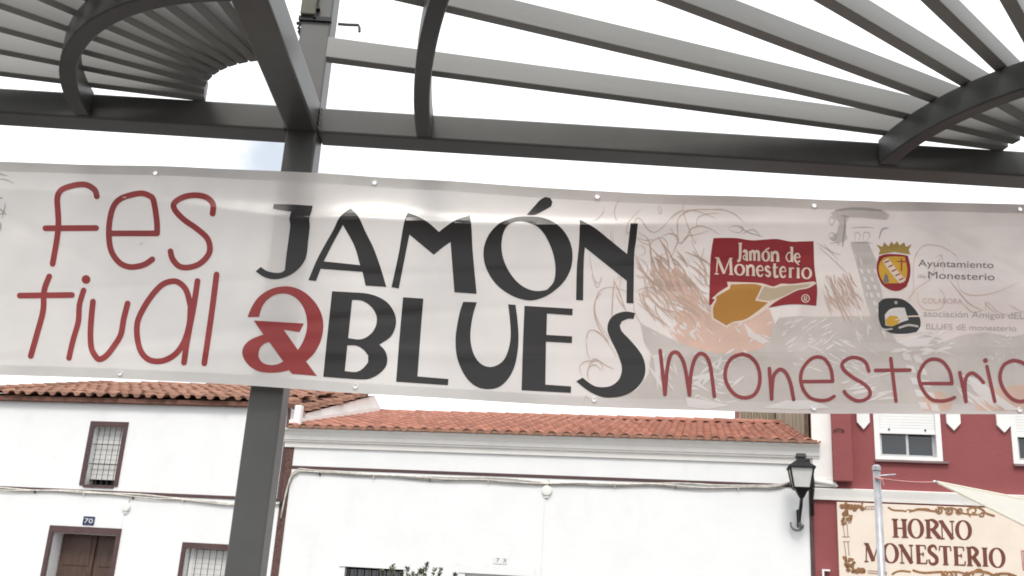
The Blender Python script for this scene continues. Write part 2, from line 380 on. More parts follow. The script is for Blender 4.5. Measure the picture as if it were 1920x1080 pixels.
def surround(parent, h, wl, wt, wb=None, m=MAROON, d=.02):
    a, b, c, t = h
    mb = MB().box(a - wl, a, -d, .03, c, t).box(b, b + wl, -d, .03, c, t).box(a - wl, b + wl, -d, .03, t, t + wt)
    if wb: mb.box(a - wl, b + wl, -d, .03, c - wb, c)
    return mb.build('frame', m, parent)
def part_window(house, h, name='window'):
    a, b, c, t = h
    mb = MB().box(a, b, .26, .30, c, t)
    o = mb.build(name, DARK, house); return o
w1 = part_window(lh, HW_UP); surround(w1, HW_UP, .072, .085)
a, b, c, t = HW_UP
blind = MB()
for k in range(21):
    z = c + .115 + k*.041; blind.box(a + .005, b - .005, .125 + .006*(k % 2), .15, z, z + .0405)
blind.build('roller_blind', BLIND, w1)
window_bars(w1, [a + .07 + k*.10 for k in range(5)], [c + .36, c + .68], .05, a, b, c + .02, t)
MB().box(a, b, -.02, .25, c - .03, c + .015).build('sill', MAROON, w1)
# front door
a, b, c, t = HW_DR
dr = MB().box(a, b, .30, .35, c, t).build('door', DOORWOOD, lh)
surround(dr, HW_DR, .072, .105)
for (p, q, yy) in ((a + .02, a + .62, .265), (a + .66, b - .02, .28)):
    leaf = MB().box(p, q, yy, .30, c, t - .01)
    for k in range(4):
        z0 = c + .1 + k*.55; leaf.box(p + .07, q - .07, yy - .012, yy, z0, z0 + .45)
    leaf.build('door_leaf', DOORWOOD, dr, bevel=.004)
MB().rod((a + .58, .20, 1.1), (a + .58, .26, 1.1), .022).build('knob', mat('brass', (.5, .35, .12), .3, .9), dr)
# lower window
w2 = part_window(lh, HW_LO); surround(w2, HW_LO, .07, .085)
a, b, c, t = HW_LO
blind = MB()
for k in range(10):
    z = t - .05 - k*.041; blind.box(a + .005, b - .005, .125 + .006*(k % 2), .15, z, z + .0405)
blind.box(a + .3, b - .25, .08, .12, t - .47, t - .43)
blind.build('roller_blind', BLIND, w2)
MB().box(a + .03, a + .08, .12, .16, c, t).box(b - .08, b - .03, .12, .16, c, t).build('sash', PVC, w2)
window_bars(w2, [a + .06 + k*.11 for k in range(8)], [t - .52], .04, a, b, c, t)

def builtin_text(body):
    cu = bpy.data.curves.new('t', 'FONT'); cu.body = body; cu.size = 1; cu.resolution_u = 4
    o = bpy.data.objects.new('t', cu); COL.objects.link(o); bpy.context.view_layer.update()
    me = bpy.data.meshes.new_from_object(o.evaluated_get(bpy.context.evaluated_depsgraph_get()))
    vs = [tuple(v.co) for v in me.vertices]; fs = [tuple(p.vertices) for p in me.polygons]
    bpy.data.objects.remove(o); bpy.data.curves.remove(cu); bpy.data.meshes.remove(me)
    return vs, fs
# house number plate over the door
(x0, z1), (x1, z0) = fz(158, 968), fz(176, 985)
z0 = max(z0, 2.475)
pl = fthing('house_number_plate', (x0 + x1)/2, 0, z0, 'dark blue house number plate above the brown double door', 'number plate', 'house numbers')
box('plate', BLUEPL, pl, x0, x1, -.016, 0, z0, z1, bevel=.002)
vs_, fs_ = builtin_text('70')
mxx = max(v[0] for v in vs_)
MB().add([(x0 + .02 + v[0]/mxx*(x1 - x0 - .04), -.018, z0 + .03 + v[1]/.7*(z1 - z0 - .06)) for v in vs_], fs_).build('digits', PAINTW, pl)

# round junction boxes
def junction_box(px, py, label, r=.072):
    x, z = fz(px, py)
    t_ = fthing('junction_box', x, 0, z, label, 'junction box', 'round cable boxes on the walls')
    mb = MB(); prof = [(r, 0), (r, -.035), (r*.9, -.048), (r*.4, -.052)]; n = 18; vs = []; fs = []
    for rr, yy in prof:
        for k in range(n): vs.append((x + rr*math.cos(2*math.pi*k/n), yy, z + rr*math.sin(2*math.pi*k/n)))
    for i in range(3):
        for k in range(n): fs.append((i*n+k, i*n+(k+1) % n, (i+1)*n+(k+1) % n, (i+1)*n+k))
    fs.append(tuple(range(3*n, 4*n)))
    mb.add(vs, fs).build('cover', PVCW, t_, smooth=False)
    MB().box(x - .028, x + .028, -.03, 0, z - r - .03, z - r + .012).build('cable_gland', PVCW, t_)
    MB().tube([(x - .02, -.006, z - r - .02), (x - .035, -.006, z - r - .3), (x - .03, -.006, z - r - 1.2)], .003, 5).build('thin_wire', PVCW, t_)
    MB().tube([(x + .02, -.012, z + r - .01), (x + .03, -.012, z + r + .04), (x + .01, -.014, z + r + .10)], .009, 6).build('lead', CABLEG, t_)
junction_box(238, 951, 'round white junction box on the two-storey house above its door')
junction_box(1026, 920, 'round white junction box under the cable run of the single-storey house', .078)

# ================================================================== MIDDLE HOUSE (single storey)
MX0, MX1 = LX1 + .002, 4.56
mh = fthing('low_white_house', .5, 0, 0, 'white single-storey house with moulded cornice and orange tile roof', 'house')
xa, za = fz(647, 1062); xb, _ = fz(728, 1067); HM_W = (xa, xa + .92, .95, za)
xc, zc = fz(872, 1074); xd, _ = fz(990, 1078); HM_D = (xc, xd, .12, zc)
wall_mesh(MX0, MX1, 0, 4.10, [HM_W, HM_D], 8.0, .25).build('wall', WHITE, mh)
# cornice
MB().extrude_x([(0, 3.85), (-.035, 3.85), (-.04, 3.925), (-.075, 3.935), (-.08, 3.955), (-.10, 3.965), (-.115, 4.02), (-.15, 4.075), (-.20, 4.105), (-.20, 4.125), (.2, 4.17), (.2, 4.09), (.001, 4.09)][::1], MX0 - .03, MX1 + .10).build('cornice', WHITE2, mh)
box('frieze_stripe', MAROON, mh, MX0 + .126, MX1 - .056, -.012, .05, 3.515, 3.562, bevel=.003)
for (p, q, zt, m_) in ((MX0, MX0 + .125, 3.849, BROWNBAND), (MX1 - .055, MX1 + .0, 3.849, MAROON)):
    box('corner_band', m_, mh, p, q, -.012, .05, .12, zt)
MB().extrude_x([(-.14, 4.135), (4.45, 5.24), (4.45, 5.12), (.25, 4.10), (-.14, 4.126)], MX0 + .03, MX1 + .06).build('roof_deck', TILESHADE, mh)
MB().extrude_x([(4.451, 5.24), (8.2, 4.3), (8.2, 4.2), (4.451, 5.12)], MX0 + .03, MX1 + .06).build('rear_roof_slope', TILE, mh)
MB().prism([(0.05, 4.10), (7.9, 4.10), (4.45, 5.10)], lambda y, z: (MX1 - .17, y, z), lambda y, z: (MX1 - .005, y, z)).build('gable_wall', WHITE, mh)
tile_roof(mh, MX0 + .05, MX1 + .10, -.236, 4.125, 4.45, 5.255, TILE, .0035, 296)
MB().extrude_x([(-.235, 4.1275), (.1, 4.20), (.1, 4.225), (-.235, 4.172)], MX0 + .06, MX1 + .06).build('eave_mortar', mat('eave_mortar', (.30, .17, .12), .95, var=.3, scale=20), mh)
# white flashing where the taller gable meets this roof
MB().prism([(-.05, 4.16), (4.3, 5.28), (4.3, 5.37), (-.05, 4.28)], lambda y, z: (MX0 + .002, y, z), lambda y, z: (MX0 + .075, y, z)).build('mortar_flashing', WHITE2, mh)
a, b, c, t = HM_W
wm = MB().box(a, b, .2, .24, c, t).build('window', DARK, mh)
MB().box(a, b, .10, .13, c, t - .03).build('pane', PANE, wm)
MB().box(a - .09, b + .09, -.018, .0, t, t + .10).build('lintel', WHITE, wm)
window_bars(wm, [a + .03 + k*.115 for k in range(8)], [t - .5], .03, a, b, c, t, .009)
a, b, c, t = HM_D
dm = MB().box(a, b, .2, .24, c, t).build('door', mat('dark_door', (.03, .026, .045), .6), mh)
MB().box(a, a + .06, .08, .2, c, t - .06).box(b - .06, b, .08, .2, c, t - .06).box(a, b, .08, .2, t - .06, t).build('frame', PVC, dm)
MB().box(a - .1, b + .1, -.016, 0, t, t + .14).build('lintel', WHITE, dm)
(x0, z1), (x1, z0) = fz(925, 1043), fz(951, 1058)
pl = fthing('house_number_plate', (x0 + x1)/2, 0, z0, 'small white number plate reading 73 on the single-storey house', 'number plate', 'house numbers')
box('plate', PVCW, pl, x0, x1, -.016, 0, z0, z1, bevel=.002)
for k, ch in enumerate('73'):
    vs_, fs_ = builtin_text(ch); mxx = max(v[0] for v in vs_); xx = x0 + .045 + k*(x1 - x0)*.45
    MB().add([(xx + v[0]/mxx*.055, -.018, z0 + .025 + v[1]/.7*(z1 - z0 - .05)) for v in vs_], fs_).build('digit', INKTEXT, pl)

# cable bundles along the fronts
def cable_run(pts, label, strands=3, r=.013, clip=.9, sag=.012, m=CABLEG, spread=.02):
    x0, y0, z0 = pts[0]
    t_ = fthing('cable_bundle', x0, 0, z0, label, 'cable', 'cable bundles along the fronts')
    P = [Vector(p) for p in pts]
    seg = []
    for i in range(len(P) - 1):
        n = max(2, int((P[i+1] - P[i]).length / .12))
        for k in range(n): seg.append(P[i].lerp(P[i+1], k/n))
    seg.append(P[-1])
    rnd = random.Random(len(pts)*31 + strands)
    for s_ in range(strands):
        ph = rnd.uniform(0, 6); q = []
        for i, p in enumerate(seg):
            d = i*.12
            q.append((p.x, p.y - .012*(s_ % 2) - .004, p.z - (s_ - strands/2)*spread + sag*math.sin(d*2.1 + ph) + sag*.6*math.sin(d*5.3 + ph*2)))
        MB().tube(q, r*rnd.uniform(.7, 1.1), 6).build('cable', m if s_ < strands - 1 or strands < 3 else mat('grey_cable', (.32, .30, .28), .8, var=.3), t_, smooth=True)
    acc = 0
    cm = MB()
    i = 0
    for i in range(3, len(seg), 7):
        p = seg[i]; MB().box(p.x - .006, p.x + .006, p.y - .026, 0, p.z - .042, p.z + .006).build('clip', CABLEG if i % 2 else IRON, t_)
    return t_
def F3(px, py, d=-.022): x, z = fz(px, py, d); return (x, d, z)
cable_run([F3(-60, 912), F3(0, 917), F3(120, 922), F3(250, 931), F3(330, 935), F3(430, 946), F3(470, 948), F3(524, 947)], 'pale cable bundle under the maroon stripe of the two-storey house', 2, .015)
cable_run([F3(527, 972), F3(534, 936), F3(541, 908), F3(549, 890), F3(562, 883), F3(600, 887), F3(760, 896), F3(900, 900), F3(1030, 909), F3(1120, 910), F3(1220, 909), F3(1330, 914), F3(1440, 916), F3(1462, 913), F3(1480, 905)],
          'pale cable bundle bending round the corner of the single-storey house', 3, .014)
cable_run([F3(524, 953), F3(533, 938), F3(538, 918), F3(541, 905)], 'short black cables knotted at the brown corner band', 3, .012, m=CABLEB, sag=.02, spread=.012)

# ================================================================== WALL LANTERN
LD = -.46
lx, lz1 = fz(1501, 851, LD); _, lz0 = fz(1498, 936, LD)
lan = fthing('wall_lantern', lx, LD, lz0, 'black iron wall lantern on a curled bracket at the corner of the low house', 'lantern')
H_ = lz1 - lz0
zb, zg0, zg1 = lz0 + .02, lz0 + .155, lz0 + .42
MB().frustum4((lx, LD), lz0 + .13, .105, zg0, .12).frustum4((lx, LD), zb, .03, lz0 + .13, .085).build('base', BLACK, lan)
for sx in (-1, 1):
    for sy in (-1, 1):
        MB().rod((lx + sx*.112, LD + sy*.112, zg0), (lx + sx*.158, LD + sy*.158, zg1), .015, 6).build('corner_bar', BLACK, lan)
for ang, nm in ((0, 1), (1, 1), (2, 1), (3, 1)):
    a = ang*math.pi/2; ca, sa = math.cos(a), math.sin(a)
    def rp(x, y, z): return (lx + x*ca - y*sa, LD + x*sa + y*ca, z)
    MB().add([rp(-.10, -.108, zg0 + .004), rp(.10, -.108, zg0 + .004), rp(.145, -.153, zg1 - .004), rp(-.145, -.153, zg1 - .004)], [(0,1,2,3)]).build('pane', LGLASS, lan, normals=False)
MB().frustum4((lx, LD), zg1, .185, zg1 + .022, .185).frustum4((lx, LD), zg1 + .022, .18, lz1 - .11, .085).frustum4((lx, LD), lz1 - .11, .06, lz1 - .05, .055).frustum4((lx, LD), lz1 - .05, .075, lz1, .06).build('cap', BLACK, lan)
hx, hz = fz(1487, 992, 0)
MB().tube([(lx, LD, zb + .02), (lx - .01, LD + .03, zb - .10), (lx - .02, LD + .12, zb - .2), (lx - .02, LD + .24, zb - .30), (lx - .02, -.06, zb - .36), (lx - .02, -.03, zb - .12)], [.022, .024, .024, .022, .02, .018], 8).build('bracket', BLACK, lan, smooth=True)
cur = []
for k in range(13):
    a = -0.2 - k*math.pi*1.05/12; cur.append((hx + .045 + .085*math.cos(a), -.10, hz + .06 + .085*math.sin(a)))
MB().tube([(lx - .02, LD + .22, zb - .28), (lx + .0, -.16, zb - .36)] + cur, [.022, .022] + [.021 - .0007*k for k in range(13)], 8).build('curl', mat('worn_iron', (.21, .205, .20), .6, .2, var=.4, scale=30), lan, smooth=True)
MB().rod((lx - .015, -.11, zb - .33), (lx - .015, -.002, zb - .33), .02).build('wall_fixing', BLACK, lan)
# conduit down the corner
cx, cz = fz(1524, 868)
cond = fthing('corner_conduit', MX1 - .03, -.04, cz - .8, 'black cable conduit running down the corner beside the wall lantern', 'conduit')
MB().tube([(MX1 - .10, -.05, cz + .02), (MX1 - .05, -.05, cz + .03), (MX1 - .02, -.05, cz - .06), (MX1 - .015, -.05, cz - .75)], .022, 8).build('pipe', BLACK, cond, smooth=True)
for k in range(3): MB().tube([(MX1 - .02 + .012*k, -.06, cz - .1), (MX1 + .02*math.sin(k), -.085, cz - .35), (MX1 - .02, -.06, cz - .62)], .009, 6).build('cable', CABLEB, cond)

# ================================================================== RED BUILDING
RX0, RX1, RZ = MX1 + .003, 13.0, 6.3
rb = fthing('red_bakery_building', 8, 0, 0, 'dark red rendered building with white shuttered windows above a cream bakery sign', 'building')
wxa, wz0 = fz(1641, 862); wxb, _ = fz(1768, 866)
HR1 = (wxa + .03, wxb - .03, wz0 + .02, wz0 + 1.22)
vx, vz = fz(1905, 872)
HR2 = (vx, vx + .92, HR1[2], HR1[3])
wall_mesh(RX0, RX1, 0, RZ, [HR1, HR2], 9.0, .22).build('wall', REDWALL, rb)
MB().extrude_x([(0, RZ), (-.22, RZ), (-.28, RZ + .1), (-.28, RZ + .18), (9.0, RZ + .18), (9.0, RZ)], RX0 - .02, RX1 + .05).build('roof_cornice', WHITE2, rb)
pxa = RX0 + .002; pxb, _ = fz(1559, 790)
zl1 = fz(1560, 918)[1]; zl0 = fz(1560, 938)[1]
MB().box(pxa, pxb, -.06, .02, zl1 + .16, RZ - .01).box(pxa - .0, pxb + .03, -.075, .02, zl1 + .03, zl1 + .16).build('pilaster', WHITE2, rb, bevel=.006)
MB().tube([(pxa + .02, -.085, zl1 + .10), (pxb, -.085, zl1 + .07), (pxb + .03, -.085, zl1 + .03)], .028, 8).build('pilaster_scroll', WHITE2, rb, smooth=True)
MB().extrude_x([(.02, zl0), (-.05, zl0), (-.06, zl0 + .05), (-.085, zl1 - .02), (-.09, zl1), (.02, zl1 + .03)], RX0, RX1 - .01).build('ledge', WHITE2, rb)
bx0, bz0 = fz(1561, 904); bx1, _ = fz(1597, 904)
box('duct_box', REDWALL, rb, bx0, bx1, -.17, .02, bz0, RZ - .1, bevel=.006)
MB().tube([F3(1562, 808, -.19), F3(1570, 804, -.2), F3(1580, 805, -.2), F3(1582, 810, -.18)], .008, 6).build('loose_wire', CABLEB, rb)
def red_window(h):
    a, b, c, t = h
    wn = MB().box(a, b, .16, .2, c, t).build('window', DARK, rb)
    fm = MB()
    for (p, q, r_, s_) in ((a - .03, a + .045, c - .02, t + .03), (b - .045, b + .03, c - .02, t + .03), (a + .045, b - .045, c - .02, c + .035), (a + .045, b - .045, t - .03, t + .03)):
        fm.box(p, q, -.02, .11, r_, s_)
    fm.build('frame', PVC, wn, bevel=.004)
    m_ = (a + b)/2; zt = c + .55
    for k, (p, q) in enumerate(((a + .045, m_ + .02), (m_ - .02, b - .045))):
        yy = .06 + .03*k
        ls = MB().box(p, p + .035, yy, yy + .025, c + .035, zt).box(q - .035, q, yy, yy + .025, c + .035, zt).box(p + .035, q - .035, yy, yy + .025, c + .035, c + .075)
        sash = ls.build('sash', mat('aluminium_sash', (.5, .5, .5), .4, .5, var=.1), wn)
        MB().box(p + .03, q - .03, yy + .01, yy + .016, c + .07, zt).build('pane', PANE, sash)
    sh = MB(); zs = c + .365; k = 0
    for k in range(18):
        z = zs + k*.042
        if z + .04 > t - .03: break
        sh.box(a + .046, b - .046, .0125 if k else .0, .05, z, z + .039).box(a + .046, b - .046, .02, .045, z + .039, z + .042)
    sh.build('roller_shutter', PVC, wn)
    for xx in (a + .18, b - .18): MB().box(xx - .012, xx + .012, -.012, .0, zs + .045, zs + .07).build('shutter_stop', CABLEB, wn)
    MB().box(a - .04, b + .10, -.06, .0, c - .05, c - .02).build('sill', mat('grey_sill', (.22, .15, .15), .7, var=.2), wn)
red_window(HR1); red_window(HR2)
for (p0, p1, py) in ((1606, 1630, 806), (1774, 1800, 808), (1868, 1894, 812)):
    xa_, zt_ = fz(p0, py - 14); xb_, _ = fz(p1, py - 14); _, zp = fz((p0 + p1)/2, py)
    poly = [(xa_, zt_), ((xa_ + xb_)/2, zp), (xb_, zt_), (xb_, zt_ + .75), (xa_, zt_ + .75)]
    MB().prism(poly, lambda x, z: (x, -.045, z), lambda x, z: (x, .01, z)).build('pointed_plaster_drop', PVC, rb)
# stair tower with corrugated cladding, standing behind the low roof
tx0, _ = fz(1386, 790, 6.0); tx1 = RX0 - .07
tw = MB()
box('stair_tower', REDWALL, rb, tx0 + .01, RX0 - .01, 6.06, 8.9, 4.0, 6.6) 
n = 60; vs_ = []; fs_ = []
for i in range(n + 1):
    x = tx0 + (tx1 - tx0)*i/n; y = 6.0 + .022*math.cos(i*2*math.pi/5)
    vs_ += [(x, y, 4.2), (x, y, 6.62)]
for i in range(n): fs_.append((2*i, 2*i+2, 2*i+3, 2*i+1))
for i in range(0):
    pass
MB().add(vs_, fs_).build('corrugated_cladding', CORR, rb, smooth=True)
vs_ = []; fs_ = []; n = 130
for i in range(n + 1):
    y = .12 + 5.86*i/n; x = RX0 - .045 + .02*math.cos(i*2*math.pi/5); vs_ += [(x, y, 4.1), (x, y, RZ - .01)]
for i in range(n): fs_.append((2*i, 2*i+2, 2*i+3, 2*i+1))
MB().add(vs_, fs_).build('corrugated_cladding', CORR, rb, smooth=True)
box('cladding_post', mat('rusty_angle', (.10, .065, .04), .8, var=.4, scale=20), rb, RX0 - .085, RX0 - .03, .02, .10, 4.1, RZ - .02)

# ================================================================== prints: shapes drawn in photograph pixels and laid on a surface
def smooth_open(pts, n=6, closed=False):
    P = [Vector((p[0], p[1])) for p in pts]; m = len(P); o = []
    rng = m if closed else m - 1
    for i in range(rng):
        p1, p2 = P[i], P[(i+1) % m]
        p0 = P[i-1] if (i > 0 or closed) else p1; p3 = P[(i+2) % m] if (i + 2 < m or closed) else p2
        for k in range(n):
            t = k/n; o.append(.5*((2*p1) + (p2 - p0)*t + (2*p0 - 5*p1 + 4*p2 - p3)*t*t + (3*p1 - p0 - 3*p2 + p3)*t*t*t))
    if not closed: o.append(P[-1])
    return o
def smooth_poly(pts, step=5.0, corner=38):
    P = [Vector((p[0], p[1])) for p in pts]; m = len(P)
    def isc(i):
        a = P[i] - P[i-1]; b = P[(i+1) % m] - P[i]
        return a.length < 1e-6 or b.length < 1e-6 or abs(math.degrees(a.angle_signed(b, 0))) > corner
    C = [isc(i) for i in range(m)]; T = []
    for i in range(m):
        T.append((P[(i+1) % m] - P[i-1]) * .5)
    o = []
    for i in range(m):
        j = (i+1) % m; p, q = P[i], P[j]; d = (q - p); n = max(1, int(d.length/step))
        t0 = d if C[i] else T[i].normalized()*d.length; t1 = d if C[j] else T[j].normalized()*d.length
        for k in range(n):
            t = k/n; h = 2*t**3 - 3*t*t + 1
            o.append(p*h + t0*(t**3 - 2*t*t + t) + q*(3*t*t - 2*t**3) + t1*(t**3 - t*t))
    return o
def fill_mesh(outer, holes, grid=6.0):
    """triangulate an outline with holes, with interior points, in pixel space"""
    vs = []; es = []
    for loop in [outer] + holes:
        b = len(vs); vs += loop; es += [(b + i, b + (i+1) % len(loop)) for i in range(len(loop))]
    def inside(p, loop):
        c = False; j = len(loop) - 1
        for i in range(len(loop)):
            a, b = loop[i], loop[j]
            if (a.y > p.y) != (b.y > p.y) and p.x < (b.x - a.x)*(p.y - a.y)/(b.y - a.y) + a.x: c = not c
            j = i
        return c
    xs = [p.x for p in outer]; ys = [p.y for p in outer]
    y = min(ys) + grid/2
    while y < max(ys):
        x = min(xs) + grid/2
        while x < max(xs):
            p = Vector((x, y))
            if inside(p, outer) and not any(inside(p, h) for h in holes): vs.append(p)
            x += grid
        y += grid
    ov, oe, of, *_ = geometry.delaunay_2d_cdt(vs, es, [], 0, 1e-5)
    fs = []
    for f in of:
        c = (ov[f[0]] + ov[f[1]] + ov[f[2]]) / 3
        if inside(c, outer) and not any(inside(c, h) for h in holes): fs.append(tuple(f))
    return ov, fs
class Print:
    """shapes in pixels -> a mesh through `mapper(px,py,offset)`"""
    def __init__(s, mapper): s.mp = mapper; s.mb = MB()
    def fill(s, outer, holes=(), off=.001, grid=6.0, corner=38, step=5.0):
        v, f = fill_mesh(smooth_poly(outer, step, corner), [smooth_poly(h, step, corner) for h in holes], grid)
        s.mb.add([s.mp(p.x, p.y, off) for p in v], f); return s
    def raw(s, pts, off=.001, step=5.0, grid=6.0):
        return s.fill(pts, (), off, grid, corner=-1, step=step)
    def stroke(s, pts, w, off=.001, smooth=True, n=6, caps=True, closed=False):
        P = smooth_open(pts, n, closed) if (smooth and len(pts) > 2) else None
        if P is None:
            P = []
            Q = [Vector((p[0], p[1])) for p in pts]
            for i in range(len(Q) - 1):
                k = max(1, int((Q[i+1] - Q[i]).length / 5))
                P += [Q[i].lerp(Q[i+1], j/k) for j in range(k)]
            P.append(Q[-1])
        m = len(P); vs = []
        if closed: P.append(P[0].copy()); m += 1
        ww = w if callable(w) else (lambda t: w)
        for i in range(m):
            a = P[max(i-1, 0)] if not closed else P[(i-1) % (m-1)]; b = P[min(i+1, m-1)] if not closed else P[(i+1) % (m-1)]
            d = (b - a)
            d = d.normalized() if d.length > 1e-9 else Vector((1, 0)); nn = Vector((-d.y, d.x)) * (ww(i/(m-1)) / 2)
            vs += [P[i] + nn, P[i] - nn]
        fs = [(2*i, 2*i+1, 2*i+3, 2*i+2) for i in range(m-1)]
        if caps and not closed:
            for e, sgn in ((0, -1), (m-1, 1)):
                a = P[0] if e == 0 else P[-1]; b = P[1] if e == 0 else P[-2]; d = (a - b).normalized(); r = ww(e/(m-1))/2; nn = Vector((-d.y, d.x))
                c = len(vs); vs.append(a); rim = [a + nn*r*math.cos(t) + d*r*math.sin(t) for t in [math.pi*k/6 for k in range(7)]]
                vs += rim; fs += [(c, c+1+k, c+2+k) for k in range(6)]
        s.mb.add([s.mp(p.x, p.y, off) for p in vs], fs); return s
    def dot(s, c, r, off=.001, ry=None):
        ry = ry or r; rim = [Vector((c[0] + r*math.cos(t), c[1] + ry*math.sin(t))) for t in [2*math.pi*k/18 for k in range(18)]]
        s.mb.add([s.mp(p.x, p.y, off) for p in [Vector(c)] + rim], [(0, 1+k, 1+(k+1) % 18) for k in range(18)]); return s
    def text(s, body, x0, x1, yb0, yb1, h, off=.001, lean=0.0):
        vs, fs = builtin_text(body); mxx = max(v[0] for v in vs)
        def q(v):
            t = v[0]/mxx; return s.mp(x0 + (x1 - x0)*t + lean*v[1]*h/.7, yb0 + (yb1 - yb0)*t - v[1]*h/.7, off)
        s.mb.add([q(v) for v in vs], fs); return s
    def build(s, name, m, parent, kind=None, label=None): return s.mb.build(name, m, parent, kind=kind, label=label, normals=False)
def T(pts, ox, oy, sc): return [(ox + x/sc, oy + y/sc) for x, y in pts]

# serif glyphs as strokes: (points, width class or list) in a unit box, y up
TK, TN = 'T', 't'
def ringpts(cx=.5, cy=.5, rx=.42, ry=.5, a0=0, a1=360, n=16): return [(cx + rx*math.cos(rad(a0 + (a1 - a0)*k/n)), cy + ry*math.sin(rad(a0 + (a1 - a0)*k/n))) for k in range(n + 1)]
def sf(x0, x1, y): return ([(x0, y), (x1, y)], TN)
GL = {
 'H': [([(.22,0),(.22,1)],TK), ([(.78,0),(.78,1)],TK), ([(.22,.5),(.78,.5)],TN), sf(.02,.42,.03), sf(.58,.98,.03), sf(.02,.42,.97), sf(.58,.98,.97)],
 'O': [(ringpts(), 'O')], 'o': [(ringpts(), 'O')],
 'R': [([(.24,0),(.24,1)],TK), ([(.24,.97),(.55,.97),(.78,.75),(.55,.5),(.24,.5)],'B'), ([(.48,.5),(.9,.03)],TK), sf(.04,.44,.03), sf(.04,.24,.97), sf(.8,1.02,.03)],
 'N': [([(.17,0),(.17,1)],TN), ([(.12,.98),(.84,.02)],TK), ([(.85,0),(.85,1)],TN), sf(-.02,.2,.97), sf(.02,.32,.03), sf(.7,1.0,.97)],
 'M': [([(.10,0),(.16,1)],TN), ([(.17,.98),(.5,.06)],TK), ([(.5,.06),(.83,1)],TN), ([(.84,.98),(.88,0)],TK), sf(0,.22,.03), sf(.03,.2,.97), sf(.76,1.0,.03), sf(.8,.95,.97)],
 'E': [([(.26,0),(.26,1)],TK), sf(.06,.9,.97), sf(.26,.68,.52), sf(.06,.95,.03), ([(.88,.97),(.9,.78)],TN), ([(.94,.03),(.98,.24)],TN), ([(.68,.42),(.68,.62)],TN)],
 'S': [([(.85,.76),(.76,.93),(.5,.985),(.2,.86),(.22,.66),(.55,.5),(.82,.34),(.8,.12),(.5,.015),(.2,.06),(.1,.27)],'S')],
 'T': [([(.5,0),(.5,1)],TK), sf(.03,.97,.97), ([(.05,.97),(.02,.74)],TN), ([(.95,.97),(.98,.74)],TN), sf(.27,.73,.03)],
 'I': [([(.5,0),(.5,1)],TK), sf(.1,.9,.03), sf(.1,.9,.97)],
 'J': [([(.62,1.0),(.6,.2),(.45,-.1),(.1,-.16)],TK), sf(.3,.95,.97)],
 'a': [([(.18,.78),(.4,.97),(.7,.85),(.72,.5),(.74,.05),(.95,.02)],TK), ([(.7,.56),(.3,.48),(.14,.24),(.35,.03),(.7,.22)],TN)],
 'm': [([(.12,0),(.12,.98)],TK), ([(.12,.75),(.3,.96),(.47,.82),(.49,0)],TK), ([(.49,.75),(.68,.96),(.86,.82),(.88,0)],TK), sf(.0,.24,.03), sf(.37,.6,.03), sf(.76,1.0,.03)],
 'n': [([(.2,0),(.2,.98)],TK), ([(.2,.72),(.5,.97),(.78,.78),(.8,0)],TK), sf(.02,.38,.03), sf(.62,.98,.03), sf(.02,.2,.95)],
 'd': [([(.8,0),(.8,1.55)],TK), ([(.8,.8),(.45,.97),(.12,.5),(.42,.02),(.8,.2)],TN), sf(.6,.8,1.52), sf(.8,.98,.03)],
 'e': [([(.18,.55),(.86,.57),(.74,.9),(.5,.98),(.2,.8),(.12,.45),(.3,.08),(.6,.0),(.88,.2)],'E')],
 's': [([(.8,.78),(.5,.98),(.2,.82),(.3,.58),(.72,.42),(.8,.16),(.5,.01),(.15,.2)],'S')],
 't': [([(.4,1.35),(.4,.2),(.6,.02),(.9,.12)],TK), sf(.1,.85,.95)],
 'r': [([(.28,0),(.28,.98)],TK), ([(.28,.66),(.55,.95),(.92,.9)],TN), sf(.05,.52,.03), sf(.08,.28,.95)],
 'i': [([(.5,0),(.5,.98)],TK), sf(.2,.8,.03), sf(.2,.5,.95)],
}
def serif(pr, ch, x0, x1, yb, h, tk, tn, off, doff, lean=0.0, shear=0.0):
    for k, (pts, wc) in enumerate(GL[ch]):
        q = [(x0 + (x1 - x0)*x + lean*y*h, yb - y*h + shear*(x1 - x0)*x) for x, y in pts]
        if wc == 'O': 
            pr.stroke(q[:-1], lambda t: tn + (tk - tn)*abs(math.cos(2*math.pi*t))**1.2, off + doff*k, n=3, closed=True); continue
        if wc == 'B': wf = lambda t: tn + (tk - tn)*max(0, math.sin(math.pi*t))**1.5
        elif wc == 'S': wf = lambda t: tn + (tk - tn)*max(0, math.sin(math.pi*t))**.8
        elif wc == 'E': wf = lambda t: tn + (tk - tn)*.8*max(0, math.sin(math.pi*min(1, max(0, (t - .25)/.75))))
        else: wf = tk if wc == TK else tn
        pr.stroke(q, wf, off + doff*k, smooth=len(q) > 2, caps=False)

